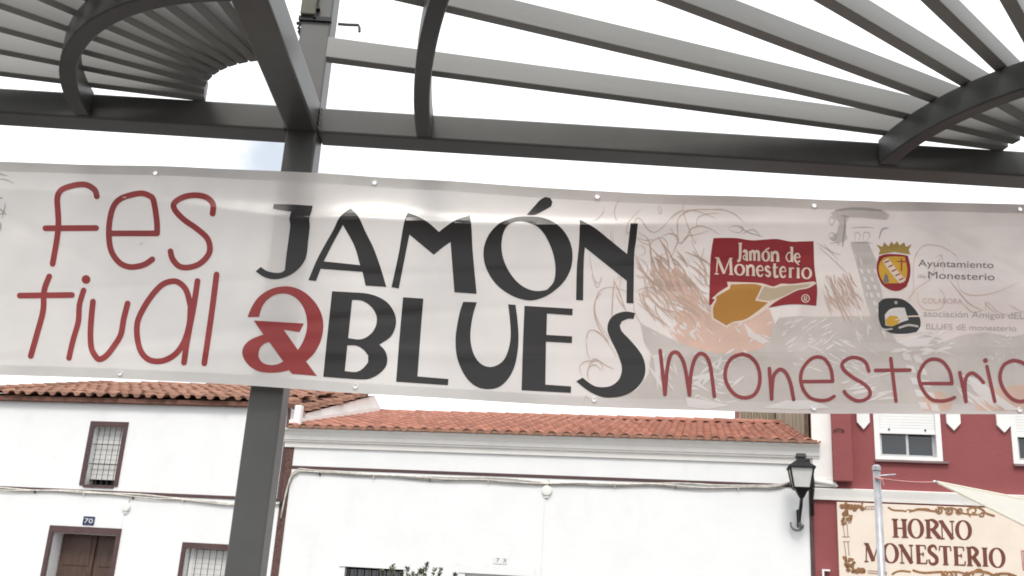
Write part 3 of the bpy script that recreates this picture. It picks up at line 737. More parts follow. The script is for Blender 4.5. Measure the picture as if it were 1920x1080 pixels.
# ================================================================== BAKERY SIGN
def sign_map(px, py, off): x, z = fz(px, py, -.07 - off); return (x, -.07 - off, z)
sx0, sz1 = fz(1569, 941, -.07); sz0 = fz(1577, 1092, -.07)[1]; sx1 = 10.9
sg = fthing('bakery_sign', sx0, -.03, sz0, 'cream shop sign with brown lettering HORNO MONESTERIO on the red building', 'sign')
box('panel', SIGNP, sg, sx0, sx1, -.07, -.0015, sz0 - .12, sz1, bevel=.004)
ox, oy, sc = 1560, 920, 5.3333
for (ch, a, b, yb) in (('H',603,765,466),('O',768,918,470),('R',928,1092,474),('N',1078,1232,483),('O',1243,1397,486)):
    pr = Print(sign_map); serif(pr, ch, ox + a/sc, ox + b/sc, oy + yb/sc, 187/sc, 40/sc, 13/sc, .002, .0015, lean=-.05, shear=.035)
    pr.build('letter', SIGNINK, sg)
for (ch, a, b, yb) in (('M',325,505,712),('O',513,668,718),('N',678,822,726),('E',838,955,730),('S',962,1068,736),('T',1078,1200,741),('E',1215,1338,746),('R',1345,1490,752),('I',1500,1572,758),('O',1580,1733,764)):
    pr = Print(sign_map); serif(pr, ch, ox + a/sc, ox + b/sc, oy + yb/sc, 190/sc, 40/sc, 13/sc, .002, .0015, lean=-.055, shear=.035)
    pr.build('letter', SIGNINK, sg)
def ornament(parts, name='ornament', lab=None):
    pr = Print(sign_map)
    for k, (pts, w_) in enumerate(parts): pr.stroke(T(pts, ox, oy, sc), 1.3*w_/sc, .002 + .0012*(k % 9), n=4)
    pr.build(name, SIGNORN, sg)
def curl(cx, cy, r, a0, a1, turns=0.0): return [(cx + r*(1 - .75*k/10)*math.cos(rad(a0 + (a1 - a0)*k/10)), cy + r*(1 - .75*k/10)*math.sin(rad(a0 + (a1 - a0)*k/10))) for k in range(11)]
topo = [([(565,170),(600,190),(640,198),(700,200),(735,206)],15), ([(735,206),(760,190),(800,196)],8), ([(780,208),(830,195),(870,188),(950,195),(1040,208)],16), ([(840,182),(880,180),(960,182),(985,200)],9),
        (curl(1075,198,36,200,-260),13), ([(1060,165),(1110,170),(1140,195)],12), (curl(1175,200,38,150,-240),15), ([(1140,175),(1200,172),(1250,190)],12), (curl(1275,200,34,160,-240),14), ([(1250,210),(1300,225),(1360,235),(1450,240)],14),
        (curl(1410,205,58,120,460),13), ([(1355,190),(1400,168),(1460,168),(1510,195),(1540,225),(1620,252)],17), (curl(1500,235,30,180,-180),12)]
ornament(topo)
boto = [([(605,835),(650,810),(710,803),(780,812)],16), ([(815,797),(860,812),(930,822),(1040,815),(1100,812)],18), (curl(1130,828,34,200,-260),14), (curl(1210,835,44,150,-240),17), ([(1160,815),(1260,812),(1330,830)],14), (curl(1345,838,36,160,-240),14),
        (curl(1480,840,70,180,420),15), ([(1330,850),(1400,815),(1480,805),(1560,820),(1620,845),(1680,830),(1760,830),(1840,855)],18), (curl(1640,850,46,200,-160),14), (curl(1800,858,30,200,-160),12)]
ornament(boto)
def vine(pts_list, seed):
    rr = random.Random(seed); parts = []
    for (x, y, n_, sx_, sy_) in pts_list:
        for k in range(n_):
            cx, cy = x + rr.gauss(0, sx_), y + rr.gauss(0, sy_); parts.append((curl(cx, cy, rr.uniform(10, 22), rr.uniform(0, 360), rr.uniform(500, 800)), rr.uniform(6, 11)))
    return parts
ornament(vine([(150,165,9,30,15),(240,165,10,32,14),(310,170,5,20,8),(140,220,9,20,22),(155,275,7,22,22),(120,320,3,8,14)], 3) + [([(330,160),(440,156)],5), ([(330,183),(490,180)],5), ([(108,330),(128,460)],5), ([(150,330),(160,460)],5), ([(105,462),(175,462)],5), (curl(480,165,26,90,-270),6)])
ornament(vine([(150,690,8,24,20),(165,740,7,26,18),(180,790,9,26,14),(270,795,8,28,10),(320,800,5,16,8)], 5) + [([(112,510),(175,510)],5), ([(122,515),(140,650)],5), ([(160,515),(172,650)],5), ([(360,800),(520,812)],5), ([(360,822),(540,835)],5), (curl(525,822,24,90,-270),6)])
pr = Print(sign_map)
for k, (a_, b_) in enumerate((((1893,600),(2030,608)), ((1893,600),(1912,800)), ((1912,610),(2028,616)), ((1912,610),(1924,800)))): pr.stroke(T([a_, b_], ox, oy, sc), 7/sc, .002 + .001*k, caps=False)
pr.build('red_square_border', INKRED, sg)
# small white bracket on the red wall
hx0, hz0 = fz(1541, 1082); hx1, hz1 = fz(1551, 1068)
br = fthing('wall_bracket', hx0, 0, hz0 - .25, 'small white bent bracket on the red strip beside the bakery sign', 'bracket')
MB().box(hx0, hx0 + .025, -.08, 0, hz0 - .25, hz1).box(hx0 + .025, hx1 + .03, -.08, -.02, hz1 - .025, hz1).build('arm', PVC, br)

# ================================================================== SHADE SAIL, ITS POLES AND ROPE
def sail_pole(X, Y, ztop, label):
    t_ = wthing('sail_pole', X, Y, 0, label, 'pole', 'poles of the shade sail')
    MB().tube([(X, Y, 0), (X, Y, ztop)], .029, 14).build('tube', GALV, t_, smooth=True)
    MB().lathe((X, Y, ztop - .01), [(.034, 0), (.034, .03), (.02, .045)], 14).build('cap', GALV, t_)
    MB().lathe((X, Y, .004), [(.10, 0), (.10, .012), (.04, .014), (.04, .05)], 14).build('base_plate', GALV, t_)
    MB().tube([(X + .02, Y - .01, ztop - .05), (X + .07, Y - .02, ztop - .045), (X + .14, Y - .02, ztop - .035)], .007, 6).build('hook', GALV, t_)
    return t_
YP = 8.0
tp = onY(1643.5, 880, YP)
sail_pole(tp.x, tp.y, tp.z, 'slim galvanised pole holding the rope of the cream shade sail')
A_ = onY(1757, 904, 8.15); B_ = onY(2330, 1010, 9.6); C_ = onY(2230, 1150, 7.0)
def sail_pt(i, j, n):
    a, b, c = 1 - (i + j)/n, i/n, j/n
    p = A_*a + B_*b + C_*c
    cen = (A_ + B_ + C_)/3
    p = p + (cen - p)*( .22*(4*a*b*(1 - c)**2*0 + 4*a*c*0) )
    # edges curve in towards the middle, the cloth dips a little
    e = 4*(a*b*max(0, 1 - 6*c) + a*c*max(0, 1 - 6*b) + b*c*max(0, 1 - 6*a))
    p = p + (cen - p)*.06*e
    p.z -= .25*27*a*b*c*.3
    return p
n = 26; vs_ = []; ix = {}; fs_ = []
for i in range(n + 1):
    for j in range(n + 1 - i): ix[i, j] = len(vs_); vs_.append(tuple(sail_pt(i, j, n)))
for i in range(n):
    for j in range(n - i):
        fs_.append((ix[i,j], ix[i+1,j], ix[i,j+1]))
        if i + j < n - 1: fs_.append((ix[i+1,j], ix[i+1,j+1], ix[i,j+1]))
sa = wthing('shade_sail', A_.x, A_.y, A_.z, 'cream triangular shade sail stretched in front of the bakery sign', 'shade sail')
MB().add(vs_, fs_).build('cloth', SAIL, sa, smooth=True)
for ed in ([sail_pt(0, j, n) for j in range(n + 1)], [sail_pt(i, 0, n) for i in range(n + 1)]): MB().tube(ed, .012, 6).build('edge_seam', SAIL, sa, smooth=True)
MB().lathe((A_.x - .02, A_.y, A_.z), [(.012, -.012), (.018, 0), (.012, .012)], 8).build('ring', GALV, sa)
rp_ = wthing('sail_rope', tp.x, tp.y - .03, tp.z - .07, 'thin pink rope from the galvanised pole to the shade sail', 'rope')
PINK = mat('pink_rope', (.55, .26, .24), .8)
r0_ = Vector((tp.x + .02, tp.y - .03, tp.z - .075)); pts = []
for k in range(11): q = r0_.lerp(A_, k/10); q.z -= .012*math.sin(math.pi*k/10); pts.append(q)
MB().tube(pts, .007, 6).build('line', PINK, rp_, smooth=True)
MB().tube([r0_ + Vector((-.05, 0, .005)), r0_ + Vector((0, -.02, -.01)), r0_ + Vector((.015, -.01, -.05))], .009, 6).build('knot', PINK, rp_)
for (q, lb) in ((B_, 'galvanised pole at the far street-side corner of the shade sail'), (C_, 'galvanised pole at the lower plaza-side corner of the shade sail')):
    d = (q - A_).normalized()
    sail_pole(q.x + d.x*.15, q.y + d.y*.15, q.z + .08, lb)

# ================================================================== SHRUB in front of the low house
shx, _ = fz(778, 1060, -1.1); sb = fthing('planted_shrub', shx, -1.1, .12, 'upright grey-green shrub growing in front of the low house window', 'shrub')
stems = MB(); leaves = MB(); rr = random.Random(4)
tips = [(722,1066),(735,1054),(742,1062),(752,1070),(764,1060),(773,1068),(784,1062),(795,1066),(801,1060),(809,1053),(815,1062),(826,1060),(833,1072),(853,1074),(858,1073),(770,1074),(790,1075)]
for (px, py) in tips:
    x, z = fz(px, py + 5, -1.1); y = -1.1 + rr.uniform(-.3, .3)
    b0 = (shx + rr.uniform(-.1, .1), -1.1 + rr.uniform(-.1, .1), .1); pts = []
    for k in range(9):
        t = k/8; pts.append((b0[0] + (x - b0[0])*t**1.3, b0[1] + (y - b0[1])*t, b0[2] + (z - b0[2])*t))
    stems.tube(pts, [.014 - .0012*k for k in range(9)], 5)
    for k in range(190):
        t = 1 - .75*rr.random()**1.8; i = min(7, int(t*8)); f = t*8 - i; p = Vector(pts[i]).lerp(Vector(pts[i+1]), f)
        a = rr.uniform(0, 6.28); e_ = rr.uniform(-.1, .9); ln = rr.uniform(.05, .085)*(1.15 - .45*t); d = Vector((math.cos(a)*math.cos(e_), math.sin(a)*math.cos(e_), math.sin(e_)))
        s_ = d.cross(Vector((0, 0, 1))).normalized()*ln*.26; u_ = d.cross(s_).normalized()*ln*.05
        leaves.add([p, p + d*ln*.5 + s_ + u_, p + d*ln, p + d*ln*.5 - s_ + u_], [(0,1,2,3)])
stems.build('stems', STEM, sb); leaves.build('foliage', LEAF, sb, kind='stuff', normals=False)

# ================================================================== PERGOLA
ZB, ZT = 3.811, 3.947
YB0, YB1 = 4.60, 4.76
PXL, PXR = -1.175, -1.02
pg = wthing('steel_pergola', -1.0975, 4.68, 0, 'dark grey steel pergola with curved ribs and fanned roof slats', 'pergola')
for cx in (-5.1375, -1.0975, 2.9425):
    box('post', STEEL, pg, cx - .0775, cx + .0775, YB0 + .004, YB1 - .004, 0, 5.15, bevel=.010)
    box('foot_plate', STEEL, pg, cx - .16, cx + .16, YB0 - .08, YB1 + .08, 0.001, .018)
    box('post', STEEL, pg, cx - .0775, cx + .0775, .604, .756, 0, ZB - .001, bevel=.010)
    box('cross_beam', STEEL, pg, cx - .0765, cx + .0765, .762, YB0 + .003, ZB, ZT + .03, bevel=.010)
for (a, b) in ((-5.06, -1.1755), (-1.0195, 2.8645)):
    box('main_beam', STEEL, pg, a, b, YB0, YB1, ZB, ZT, bevel=.010)
box('main_beam', STEEL, pg, -5.215, 3.02, .60, .76, ZB, ZT, bevel=.010)
for sx_, cxx in ((-1, -1.1755), (1, -1.0195)):
    pts = [(cxx + sx_*.006, YB0 - .001, ZB + .005 + k*.0105) for k in range(13)]
    MB().tube([(p[0] + .003*math.sin(i*2.2), p[1], p[2]) for i, p in enumerate(pts)], .007, 6).build('weld_bead', STEEL, pg, smooth=True)
def arc_rib(cx, cy, R_, a0, a1, wd=.075, z0=None, z1=None, n=40, ky=1.0):
    z0 = z0 or ZB + .006; z1 = z1 or ZT + .002
    vs = []; fs = []
    for i in range(n + 1):
        a = rad(a0 + (a1 - a0)*i/n); c_, s_ = math.cos(a), math.sin(a)
        for r_, z in ((R_ - wd/2, z0), (R_ + wd/2, z0), (R_ + wd/2, z1), (R_ - wd/2, z1)): vs.append((cx - r_*c_, cy - r_*s_*ky, z))
    for i in range(n):
        for k in range(4): fs.append((4*i+k, 4*i+(k+1) % 4, 4*i+4+(k+1) % 4, 4*i+4+k))
    fs += [(0,1,2,3), (4*n+3, 4*n+2, 4*n+1, 4*n)]
    return MB().add(vs, fs).build('curved_rib', RIB, pg, bevel=.007)
a_in = 4.2
for cx, R_, ky in ((-1.0975, 1.095, 1.125), (2.9425, 1.125, 1.13)):
    arc_rib(cx, 4.68, R_, a_in, 90 - a_in, ky=ky)
arc_rib(-.485 + 5.4, 4.6, 5.4, 0.02, 40.0, .075)
arc_rib(-.485 + 5.4 - 4.04, 4.6, 5.4, 0.02, 40.0, .075)
sm = MB().box(.51, 3.9, -.0275, .0275, 0, .105)
slat_me = sm.mesh('slat'); slat_me.materials.append(SLAT)
for cx in (-1.0975, 2.9425):
    for a in (8.0, 17.2, 26.2, 34.8, 42.8, 50.2, 57.4, 64.6, 71.8, 79.0):
        o = bpy.data.objects.new('slat', slat_me); COL.objects.link(o); o.parent = pg
        o.location = Vector((cx, 4.68, 3.955)) - OFF[pg.name]; o.rotation_euler = (0, 0, math.pi + rad(a))
        b_ = o.modifiers.new('bevel', 'BEVEL'); b_.width = .004; b_.segments = 2
# fittings at the post head
fl = wthing('post_floodlight', -1.0975, 4.60, 4.40, 'grey floodlight housing on a black clamp at the head of the pergola post', 'floodlight')
(pz) = onY(600, 35, 4.59).z
box('clamp', BLACK, fl, PXL - .012, PXR + .002, 4.588, 4.612, pz - .012, pz + .012)
MB().tube([(-1.105, 4.585, pz), (-1.11, 4.585, pz + .03), (-1.115, 4.585, pz + .052)], .008, 8).box(-1.145, -1.085, 4.575, 4.603, pz + .050, pz + .064).build('tilt_bolt', BLACK, fl)
box('housing', mat('olive_grey_housing', (.10, .10, .075), .6, var=.3), fl, PXL - .004, -1.10, 4.57, 4.603, pz + .012, pz + .40, bevel=.006)
MB().tube([onY(634, 45, 4.66), onY(652, 46.5, 4.66), onY(672, 47, 4.66), onY(674, 52, 4.66), onY(674, 60, 4.66)], .008, 6).build('cable_hook', STEEL, fl)
cb = wthing('post_cables', PXL - .02, 4.66, 4.2, 'tangle of thin black cables hanging beside the pergola post head', 'cable')
for k, pp in enumerate(([(578,0),(573,20),(571,35),(574,45)], [(571,28),(565,42),(560,52),(564,62)], [(556,44),(566,43),(575,42)], [(558,52),(566,56),(574,60)], [(560,58),(563,65),(566,70)], [(566,6),(574,5),(580,8)], [(581,0),(578,12),(575,28),(575,44),(578,52)])):
    MB().tube([onY(x, y, 4.63 + .006*k) for x, y in pp], .006 if k in (1, 3, 5) else .009, 6).build('cable', CABLEB, cb, smooth=True)

# ================================================================== BANNER
BY = 4.475
def interp(x, tab):
    if x <= tab[0][0]: i = 0
    elif x >= tab[-1][0]: i = len(tab) - 2
    else: i = max(k for k in range(len(tab) - 1) if tab[k][0] <= x)
    (x0, y0), (x1, y1) = tab[i], tab[i+1]; t = (x - x0)/(x1 - x0)
    return y0 + (y1 - y0)*t
def smooth_tab(tab):
    return lambda x: (interp(x - .15, tab) + interp(x - .05, tab) + interp(x + .05, tab) + interp(x + .15, tab))/4
TOP = smooth_tab([(onY(px, py, BY).x, onY(px, py, BY).z) for px, py in ((-60,301),(0,303.5),(290,312),(529,321.5),(597,324),(900,344),(1240,364.5),(1527,373.5),(1718,379),(1920,383.5),(2000,385))])
BOT = smooth_tab([(onY(px, py, BY).x, onY(px, py, BY).z) for px, py in ((-60,699),(0,700),(96,703),(440,717.5),(707,736),(900,747),(1080,758),(1517,773),(1920,775.5),(2000,776))])
FOLD = smooth_tab([(-2.7,.12),(-2.49,.13),(-2.0,.155),(-1.4,.205),(-1.1,.232),(-.2,.205),(.65,.157),(1.1,.128),(2.5,.11)])
AMP = smooth_tab([(-2.7,.012),(-2.4,.012),(-1.5,.017),(-.9,.026),(.3,.028),(1.1,.021),(1.6,.012),(2.5,.010)])
def banY(X, Z):
    d = TOP(X) - Z; c = FOLD(X); A = AMP(X)
    a = A/.028; s0, s1, s2 = .26, -.47, .40
    dd = min(d, c); y = a*(s0*dd + (s1 - s0)*c/2.5*(max(dd, 0)/c)**2.5)
    if d > c: y += a*s2*.14*(1 - math.exp(-(d - c)/.14))
    y += .010*math.sin(X*1.7 + .4)*math.sin(min(1, max(0, d))*3.1) + .0035*math.sin(X*5.1 + d*6) + .0025*math.sin(X*9.0 - d*11 + 1.0)
    # slanting creases near the right end
    q = (X - 2.15)*.55 - (d - .22); y += .011*math.exp(-(q/.035)**2)*(1/(1 + math.exp(-(X - 1.7)*8)))
    q = (X + .95)*.16 + (d - .74); y += .004*math.exp(-(q/.03)**2)
    q = (X + 2.0)*.10 + (d - .62); y += .003*math.exp(-(q/.025)**2)
    q = (X - 2.3)*.35 - (d - .42); y += .006*math.exp(-(q/.03)**2)*(1/(1 + math.exp(-(X - 1.9)*9)))
    q = (X + 2.55)*.5 - (d - .20); y += .006*math.exp(-(q/.04)**2)*(1/(1 + math.exp((X + 1.9)*8)))
    q = (X - .4)*.05 + (d - .80); y -= .004*math.exp(-(q/.035)**2)
    y += .009*mnoise.noise(Vector((X*1.2, d*2.6, 3.1))) + .0035*mnoise.noise(Vector((X*3.2, d*7.0, 9.4)))
    return BY + y
def banner_map(px, py, off):
    Y = BY
    for _ in range(3):
        p = onY(px, py, Y - off); Y = banY(p.x, p.z)
    p = onY(px, py, Y - off); return (p.x, p.y, p.z)
bn = wthing('festival_banner', -.05, BY, 2.5, 'long white vinyl banner printed JAMÓN & BLUES tied across the pergola', 'banner')
BX0, BX1 = -2.74, 2.72
nx, nzr = 170, 110; vs_ = []; fs_ = []
for i in range(nx + 1):
    X = BX0 + (BX1 - BX0)*i/nx; zt_, zb_ = TOP(X), BOT(X)
    for j in range(nzr + 1):
        Z = zt_ + (zb_ - zt_)*j/nzr; vs_.append((X, banY(X, Z), Z))
for i in range(nx):
    for j in range(nzr):
        a = i*(nzr + 1) + j; fs_.append((a, a + 1, a + nzr + 2, a + nzr + 1))
MB().add(vs_, fs_).build('sheet', BANNER, bn, smooth=True, normals=False)
for (ta, tb) in ((0, .045), (.955, 1.0)):
    vs_ = []; fs_ = []; m_ = 6
    for i in range(nx + 1):
        X = BX0 + (BX1 - BX0)*i/nx; zt_, zb_ = TOP(X), BOT(X)
        for j in range(m_ + 1):
            t = ta + (tb - ta)*j/m_; Z = zt_ + (zb_ - zt_)*t; vs_.append((X, banY(X, Z) - .0006, Z))
    for i in range(nx):
        for j in range(m_): a = i*(m_ + 1) + j; fs_.append((a, a + 1, a + m_ + 2, a + m_ + 1))
    MB().add(vs_, fs_).build('hem', HEM, bn, smooth=True, normals=False)
# eyelets
def eyelet(px, py, r=.0125):
    p = Vector(banner_map(px, py, .004)); mb = MB(); n_ = 16; vs = []; fs = []
    for rr_, yy in ((r, .003), (r, -.001), (r*.9, -.003), (r*.72, -.003), (r*.66, .001)):
        for k in range(n_): vs.append((p.x + rr_*math.cos(2*math.pi*k/n_), p.y + yy, p.z + rr_*math.sin(2*math.pi*k/n_)))
    for i in range(4):
        for k in range(n_): fs.append((i*n_+k, i*n_+(k+1) % n_, (i+1)*n_+(k+1) % n_, (i+1)*n_+k))
    if py < 450: HOLES.append((p.x, p.z))
    else: fs.append(tuple(range(4*n_, 5*n_)))
    mb.add(vs, fs).build('eyelet', EYEL, bn)
HOLES = []
EYEL = mat('white_eyelet', (.9, .9, .9), .3, var=.02)
for q in ((291,324.5),(702,342.5),(1120,369),(1527,385.5),(1913,392),(-100,316),(225,700),(666,724.5),(1114,749.5),(1526,765),(1912,768)): eyelet(*q)

for m_ in (BANNER, HEM):                                # punched eyelet holes in the sheet
    t = m_.node_tree; n_ = t.nodes; l_ = t.links; o_ = n_['Material Output']; src = o_.inputs[0].links[0].from_socket
    co = n_.new('ShaderNodeTexCoord'); fl_ = n_.new('ShaderNodeVectorMath'); fl_.operation = 'MULTIPLY'; fl_.inputs[1].default_value = (1, 0, 1)
    l_.new(co.outputs['Object'], fl_.inputs[0]); acc = None; off = OFF[bn.name]
    for hx_, hz_ in HOLES:
        d_ = n_.new('ShaderNodeVectorMath'); d_.operation = 'DISTANCE'; d_.inputs[1].default_value = (hx_ - off.x, 0, hz_ - off.z)
        l_.new(fl_.outputs[0], d_.inputs[0])
        if acc is None: acc = d_.outputs['Value']
        else:
            q_ = n_.new('ShaderNodeMath'); q_.operation = 'MINIMUM'; l_.new(acc, q_.inputs[0]); l_.new(d_.outputs['Value'], q_.inputs[1]); acc = q_.outputs[0]
    lt = n_.new('ShaderNodeMath'); lt.operation = 'LESS_THAN'; lt.inputs[1].default_value = .0092; l_.new(acc, lt.inputs[0])
    tp = n_.new('ShaderNodeBsdfTransparent'); mxs = n_.new('ShaderNodeMixShader')
    l_.new(lt.outputs[0], mxs.inputs[0]); l_.new(src, mxs.inputs[1]); l_.new(tp.outputs[0], mxs.inputs[2]); l_.new(mxs.outputs[0], o_.inputs[0])
BL = .0022
# --- faint artwork behind the lettering
ox, oy, sc = 1080, 360, 2.2857
g1 = Print(banner_map)
g1.raw(T([(275,560),(330,590),(400,625),(480,660),(600,690),(720,690),(800,665),(845,575),(870,538),(960,532),(1080,535),(1180,530),(1290,534),(1330,600),(1380,640),(1440,640),(1520,600),(1580,640),(1660,610),(1760,600),(1860,620),(1960,600),(1960,938),(1500,938),(1000,935),(600,925),(300,908),(200,905),(140,890),(260,850),(310,780),(320,700),(290,640)], ox, oy, sc), .0005, step=8, grid=9)
g1.raw(T([(1090,90),(1130,70),(1200,62),(1300,68),(1345,100),(1330,120),(1240,112),(1170,108),(1150,150),(1165,200),(1130,220),(1085,200),(1120,170),(1125,130)], ox, oy, sc), .0005, step=7, grid=8)
g1.raw(T([(1175,215),(1250,210),(1290,300),(1310,420),(1330,540),(1370,640),(1330,650),(1270,560),(1230,420),(1200,300)], ox, oy, sc), .0006, step=7, grid=8)
g1.build('grey_artwork_wash', INKGREY, bn, kind='stuff')
g2 = Print(banner_map)
g2.raw(T([(345,270),(375,320),(400,345),(425,320),(460,350),(490,390),(520,420),(560,455),(590,500),(650,540),(740,520),(830,500),(850,560),(840,610),(800,670),(720,692),(610,692),(500,668),(420,632),(400,600),(440,560),(420,520),(470,500),(410,460),(380,420),(400,400),(360,370),(350,320)], ox, oy, sc), .0009, step=7, grid=8)
g2.raw(T([(1700,880),(1760,850),(1860,830),(1960,820),(1960,938),(1720,938)], ox, oy, sc), .0009, step=8, grid=9)
g2.raw(T([(1480,880),(1560,850),(1620,900),(1600,938),(1490,938)], ox, oy, sc), .0009, step=8, grid=9)
g2.build('peach_artwork_wash', INKPEACH, bn, kind='stuff')
rr = random.Random(21)
g3 = Print(banner_map); k3 = 0
def scratch(x, y, ln, ang, w0, bend=.0):
    global k3
    a = rad(ang); d = (math.cos(a), math.sin(a)); nn = (-d[1], d[0]); pts = [(x + d[0]*ln*t + nn[0]*bend*4*t*(1 - t), y + d[1]*ln*t + nn[1]*bend*4*t*(1 - t)) for t in (0, .33, .66, 1)]
    g3.stroke(T(pts, ox, oy, sc), lambda t: max(.35, w0/sc*math.sin(math.pi*min(.97, max(.06, t)))), .0013 + .00003*(k3 % 12), n=4, caps=False); k3 += 1
for _ in range(36): scratch(rr.uniform(880, 1090), rr.uniform(560, 680), rr.uniform(12, 60), -32 + rr.gauss(0, 6), rr.uniform(3, 9))
for _ in range(40): scratch(rr.uniform(900, 1250), rr.uniform(600, 760), rr.uniform(18, 75), 24 + rr.gauss(0, 6), rr.uniform(3, 8))
for _ in range(30): scratch(rr.uniform(470, 680), rr.uniform(690, 900), rr.uniform(20, 90), rr.choice((20, -38, 8)) + rr.gauss(0, 10), rr.uniform(4, 13), rr.uniform(-6, 6))
for _ in range(44): scratch(rr.uniform(310, 540), rr.uniform(260, 600), rr.uniform(20, 75), 55 + rr.gauss(0, 14), rr.uniform(5, 17))
for _ in range(16): scratch(rr.uniform(440, 860), rr.uniform(560, 690), rr.uniform(14, 60), rr.choice((40, -40)) + rr.gauss(0, 14), rr.uniform(4, 12))
for _ in range(26): scratch(rr.uniform(1190, 1330), rr.uniform(240, 600), rr.uniform(20, 70), 70 + rr.gauss(0, 8), rr.uniform(3, 8))
for _ in range(22): scratch(rr.uniform(1330, 1600), rr.uniform(570, 700), rr.uniform(25, 90), rr.choice((-16, 4)) + rr.gauss(0, 9), rr.uniform(5, 18), rr.uniform(-6, 6))
for _ in range(22): scratch(rr.uniform(1780, 1900), rr.uniform(610, 740), rr.uniform(5, 14), rr.uniform(0, 180), rr.uniform(4, 9))
for _ in range(14): scratch(rr.uniform(1120, 1300), rr.uniform(790, 910), rr.uniform(40, 130), -20 + rr.gauss(0, 8), rr.uniform(5, 14), rr.uniform(-8, 8))
for _ in range(10): scratch(rr.uniform(1620, 1780), rr.uniform(800, 880), rr.uniform(60, 170), 34 + rr.gauss(0, 6), rr.uniform(5, 16), rr.uniform(-10, 10))
for _ in range(8): scratch(rr.uniform(300, 420), rr.uniform(650, 850), rr.uniform(40, 120), 62 + rr.gauss(0, 8), rr.uniform(5, 14))
for pts in ([(330,700),(380,690),(360,780),(350,850)], [(470,880),(540,890),(660,915),(560,930),(480,920)], [(800,925),(900,893),(1010,893),(1090,925),(950,932)], [(480,795),(590,770),(600,800),(500,805)], [(720,560),(760,600),(830,640),(800,650),(740,620)], [(1340,575),(1430,585),(1540,570),(1500,600),(1400,612)], [(1370,640),(1480,625),(1540,620),(1500,660),(1420,665)], [(1640,780),(1720,800),(1820,880),(1900,935),(1840,935),(1740,850)]):
    g3.raw(T(pts, ox, oy, sc), .0016, step=7, grid=9)
for r_ in range(5):                                     # fretboard squares of the drawn guitar
    for c_ in range(2):
        x = 1395 + r_*18 + c_*48; y = 690 + r_*52 + c_*10
        g3.raw(T([(x, y), (x + 34, y + 4), (x + 46, y + 34), (x + 12, y + 30)], ox, oy, sc), .0016, step=7, grid=9)
for r_ in range(7):
    for c_ in range(3):
        x = 1215 + r_*14 + c_*30; y = 330 + r_*34
        g3.raw(T([(x, y), (x + 13, y + 1), (x + 19, y + 20), (x + 6, y + 19)], ox, oy, sc), .0016, step=7, grid=9)
g3.build('light_artwork_scratches', INKLIGHT, bn, kind='stuff')
g4 = Print(banner_map); k4 = 0
def scrib(P, pts, w_):
    global k4
    P.stroke(pts, lambda t: max(.6, w_*(.35 + .65*math.sin(math.pi*t))), .0018 + .00002*(k4 % 10), n=7, caps=False); k4 += 1
o2 = (1080, 360, 3.857)
for pts, w_ in (([(120,210),(160,190),(195,150),(205,105)],1.3), ([(320,50),(290,95),(278,150),(290,200),(300,195)],1.5), ([(600,95),(620,130),(605,158),(590,100)],1.5), ([(470,120),(420,170),(375,230),(368,300),(400,270),(440,190),(480,210),(520,270),(575,290),(640,240),(700,170),(770,125)],1.6),
    ([(690,190),(740,150),(830,130),(950,125),(1060,130)],1.6), ([(780,60),(775,130),(800,220),(830,300),(860,370),(870,330)],1.6), ([(870,260),(880,190),(940,160),(1040,150)],1.6), ([(1010,190),(900,145),(820,135),(740,190),(735,280),(740,360)],2), ([(680,260),(720,320),(750,370),(800,330),(830,270),(900,245),(980,270),(1040,310)],2),
    ([(760,380),(800,320),(860,310),(960,280)],1.6), ([(830,350),(880,450),(940,560),(930,590)],1.6), ([(450,290),(520,340),(540,420),(550,540),(580,640),(650,700)],2.6), ([(420,310),(470,360),(530,380),(560,350),(620,330),(660,370),(650,440),(570,470)],1.6), ([(440,330),(510,350),(560,340)],1.8), ([(430,400),(480,390),(500,440),(440,470)],1.2),
    ([(430,470),(490,500),(520,560),(480,620),(430,600)],1.4), ([(440,600),(500,640),(520,720),(480,790),(430,760)],1.2), ([(100,450),(110,540),(150,690),(190,620)],1.4), ([(110,600),(160,660),(185,610)],1.2), ([(280,620),(265,760),(262,900)],2.4), ([(275,640),(310,720),(340,800),(360,860)],2.6), ([(290,640),(330,600),(310,700)],1.6),
    ([(370,720),(260,690),(180,710),(140,790),(140,880),(180,970),(240,1060)],2), ([(80,1060),(90,1010),(130,1000),(190,1040),(240,1090)],1.6), ([(430,720),(520,690),(620,730),(660,800),(680,880)],2.2), ([(440,800),(520,860),(600,920),(640,980)],1.6), ([(470,960),(420,850),(430,760)],1.4), ([(260,270),(250,330),(270,370),(265,300)],1.3),
    ([(620,320),(680,300),(740,330),(720,400),(690,470)],2.2), ([(560,560),(600,640),(660,690)],2.4), ([(930,400),(910,480),(950,500)],1.3), ([(940,680),(930,600),(960,580)],1.3)):
    scrib(g4, T(pts, *o2), w_)
for _ in range(30):
    x, y = rr.uniform(520, 860), rr.uniform(420, 720); a = rad(50 + rr.gauss(0, 12)); ln = rr.uniform(60, 170)
    scrib(g4, T([(x, y), (x + math.cos(a)*ln*.5 + rr.uniform(-15, 15), y + math.sin(a)*ln*.5), (x + math.cos(a)*ln, y + math.sin(a)*ln)], *o2), rr.uniform(1.4, 4))
for _ in range(70):
    x, y = rr.uniform(330, 600), rr.uniform(330, 600); a = rad(232 + rr.gauss(0, 14)); ln = rr.uniform(60, 190); bd = rr.uniform(-25, 25)
    scrib(g4, T([(x, y), (x + math.cos(a)*ln*.35 + bd, y + math.sin(a)*ln*.35), (x + math.cos(a)*ln*.7 + bd, y + math.sin(a)*ln*.7), (x + math.cos(a)*ln, y + math.sin(a)*ln)], 1080, 360, 2.2857), rr.uniform(1.0, 3.6))
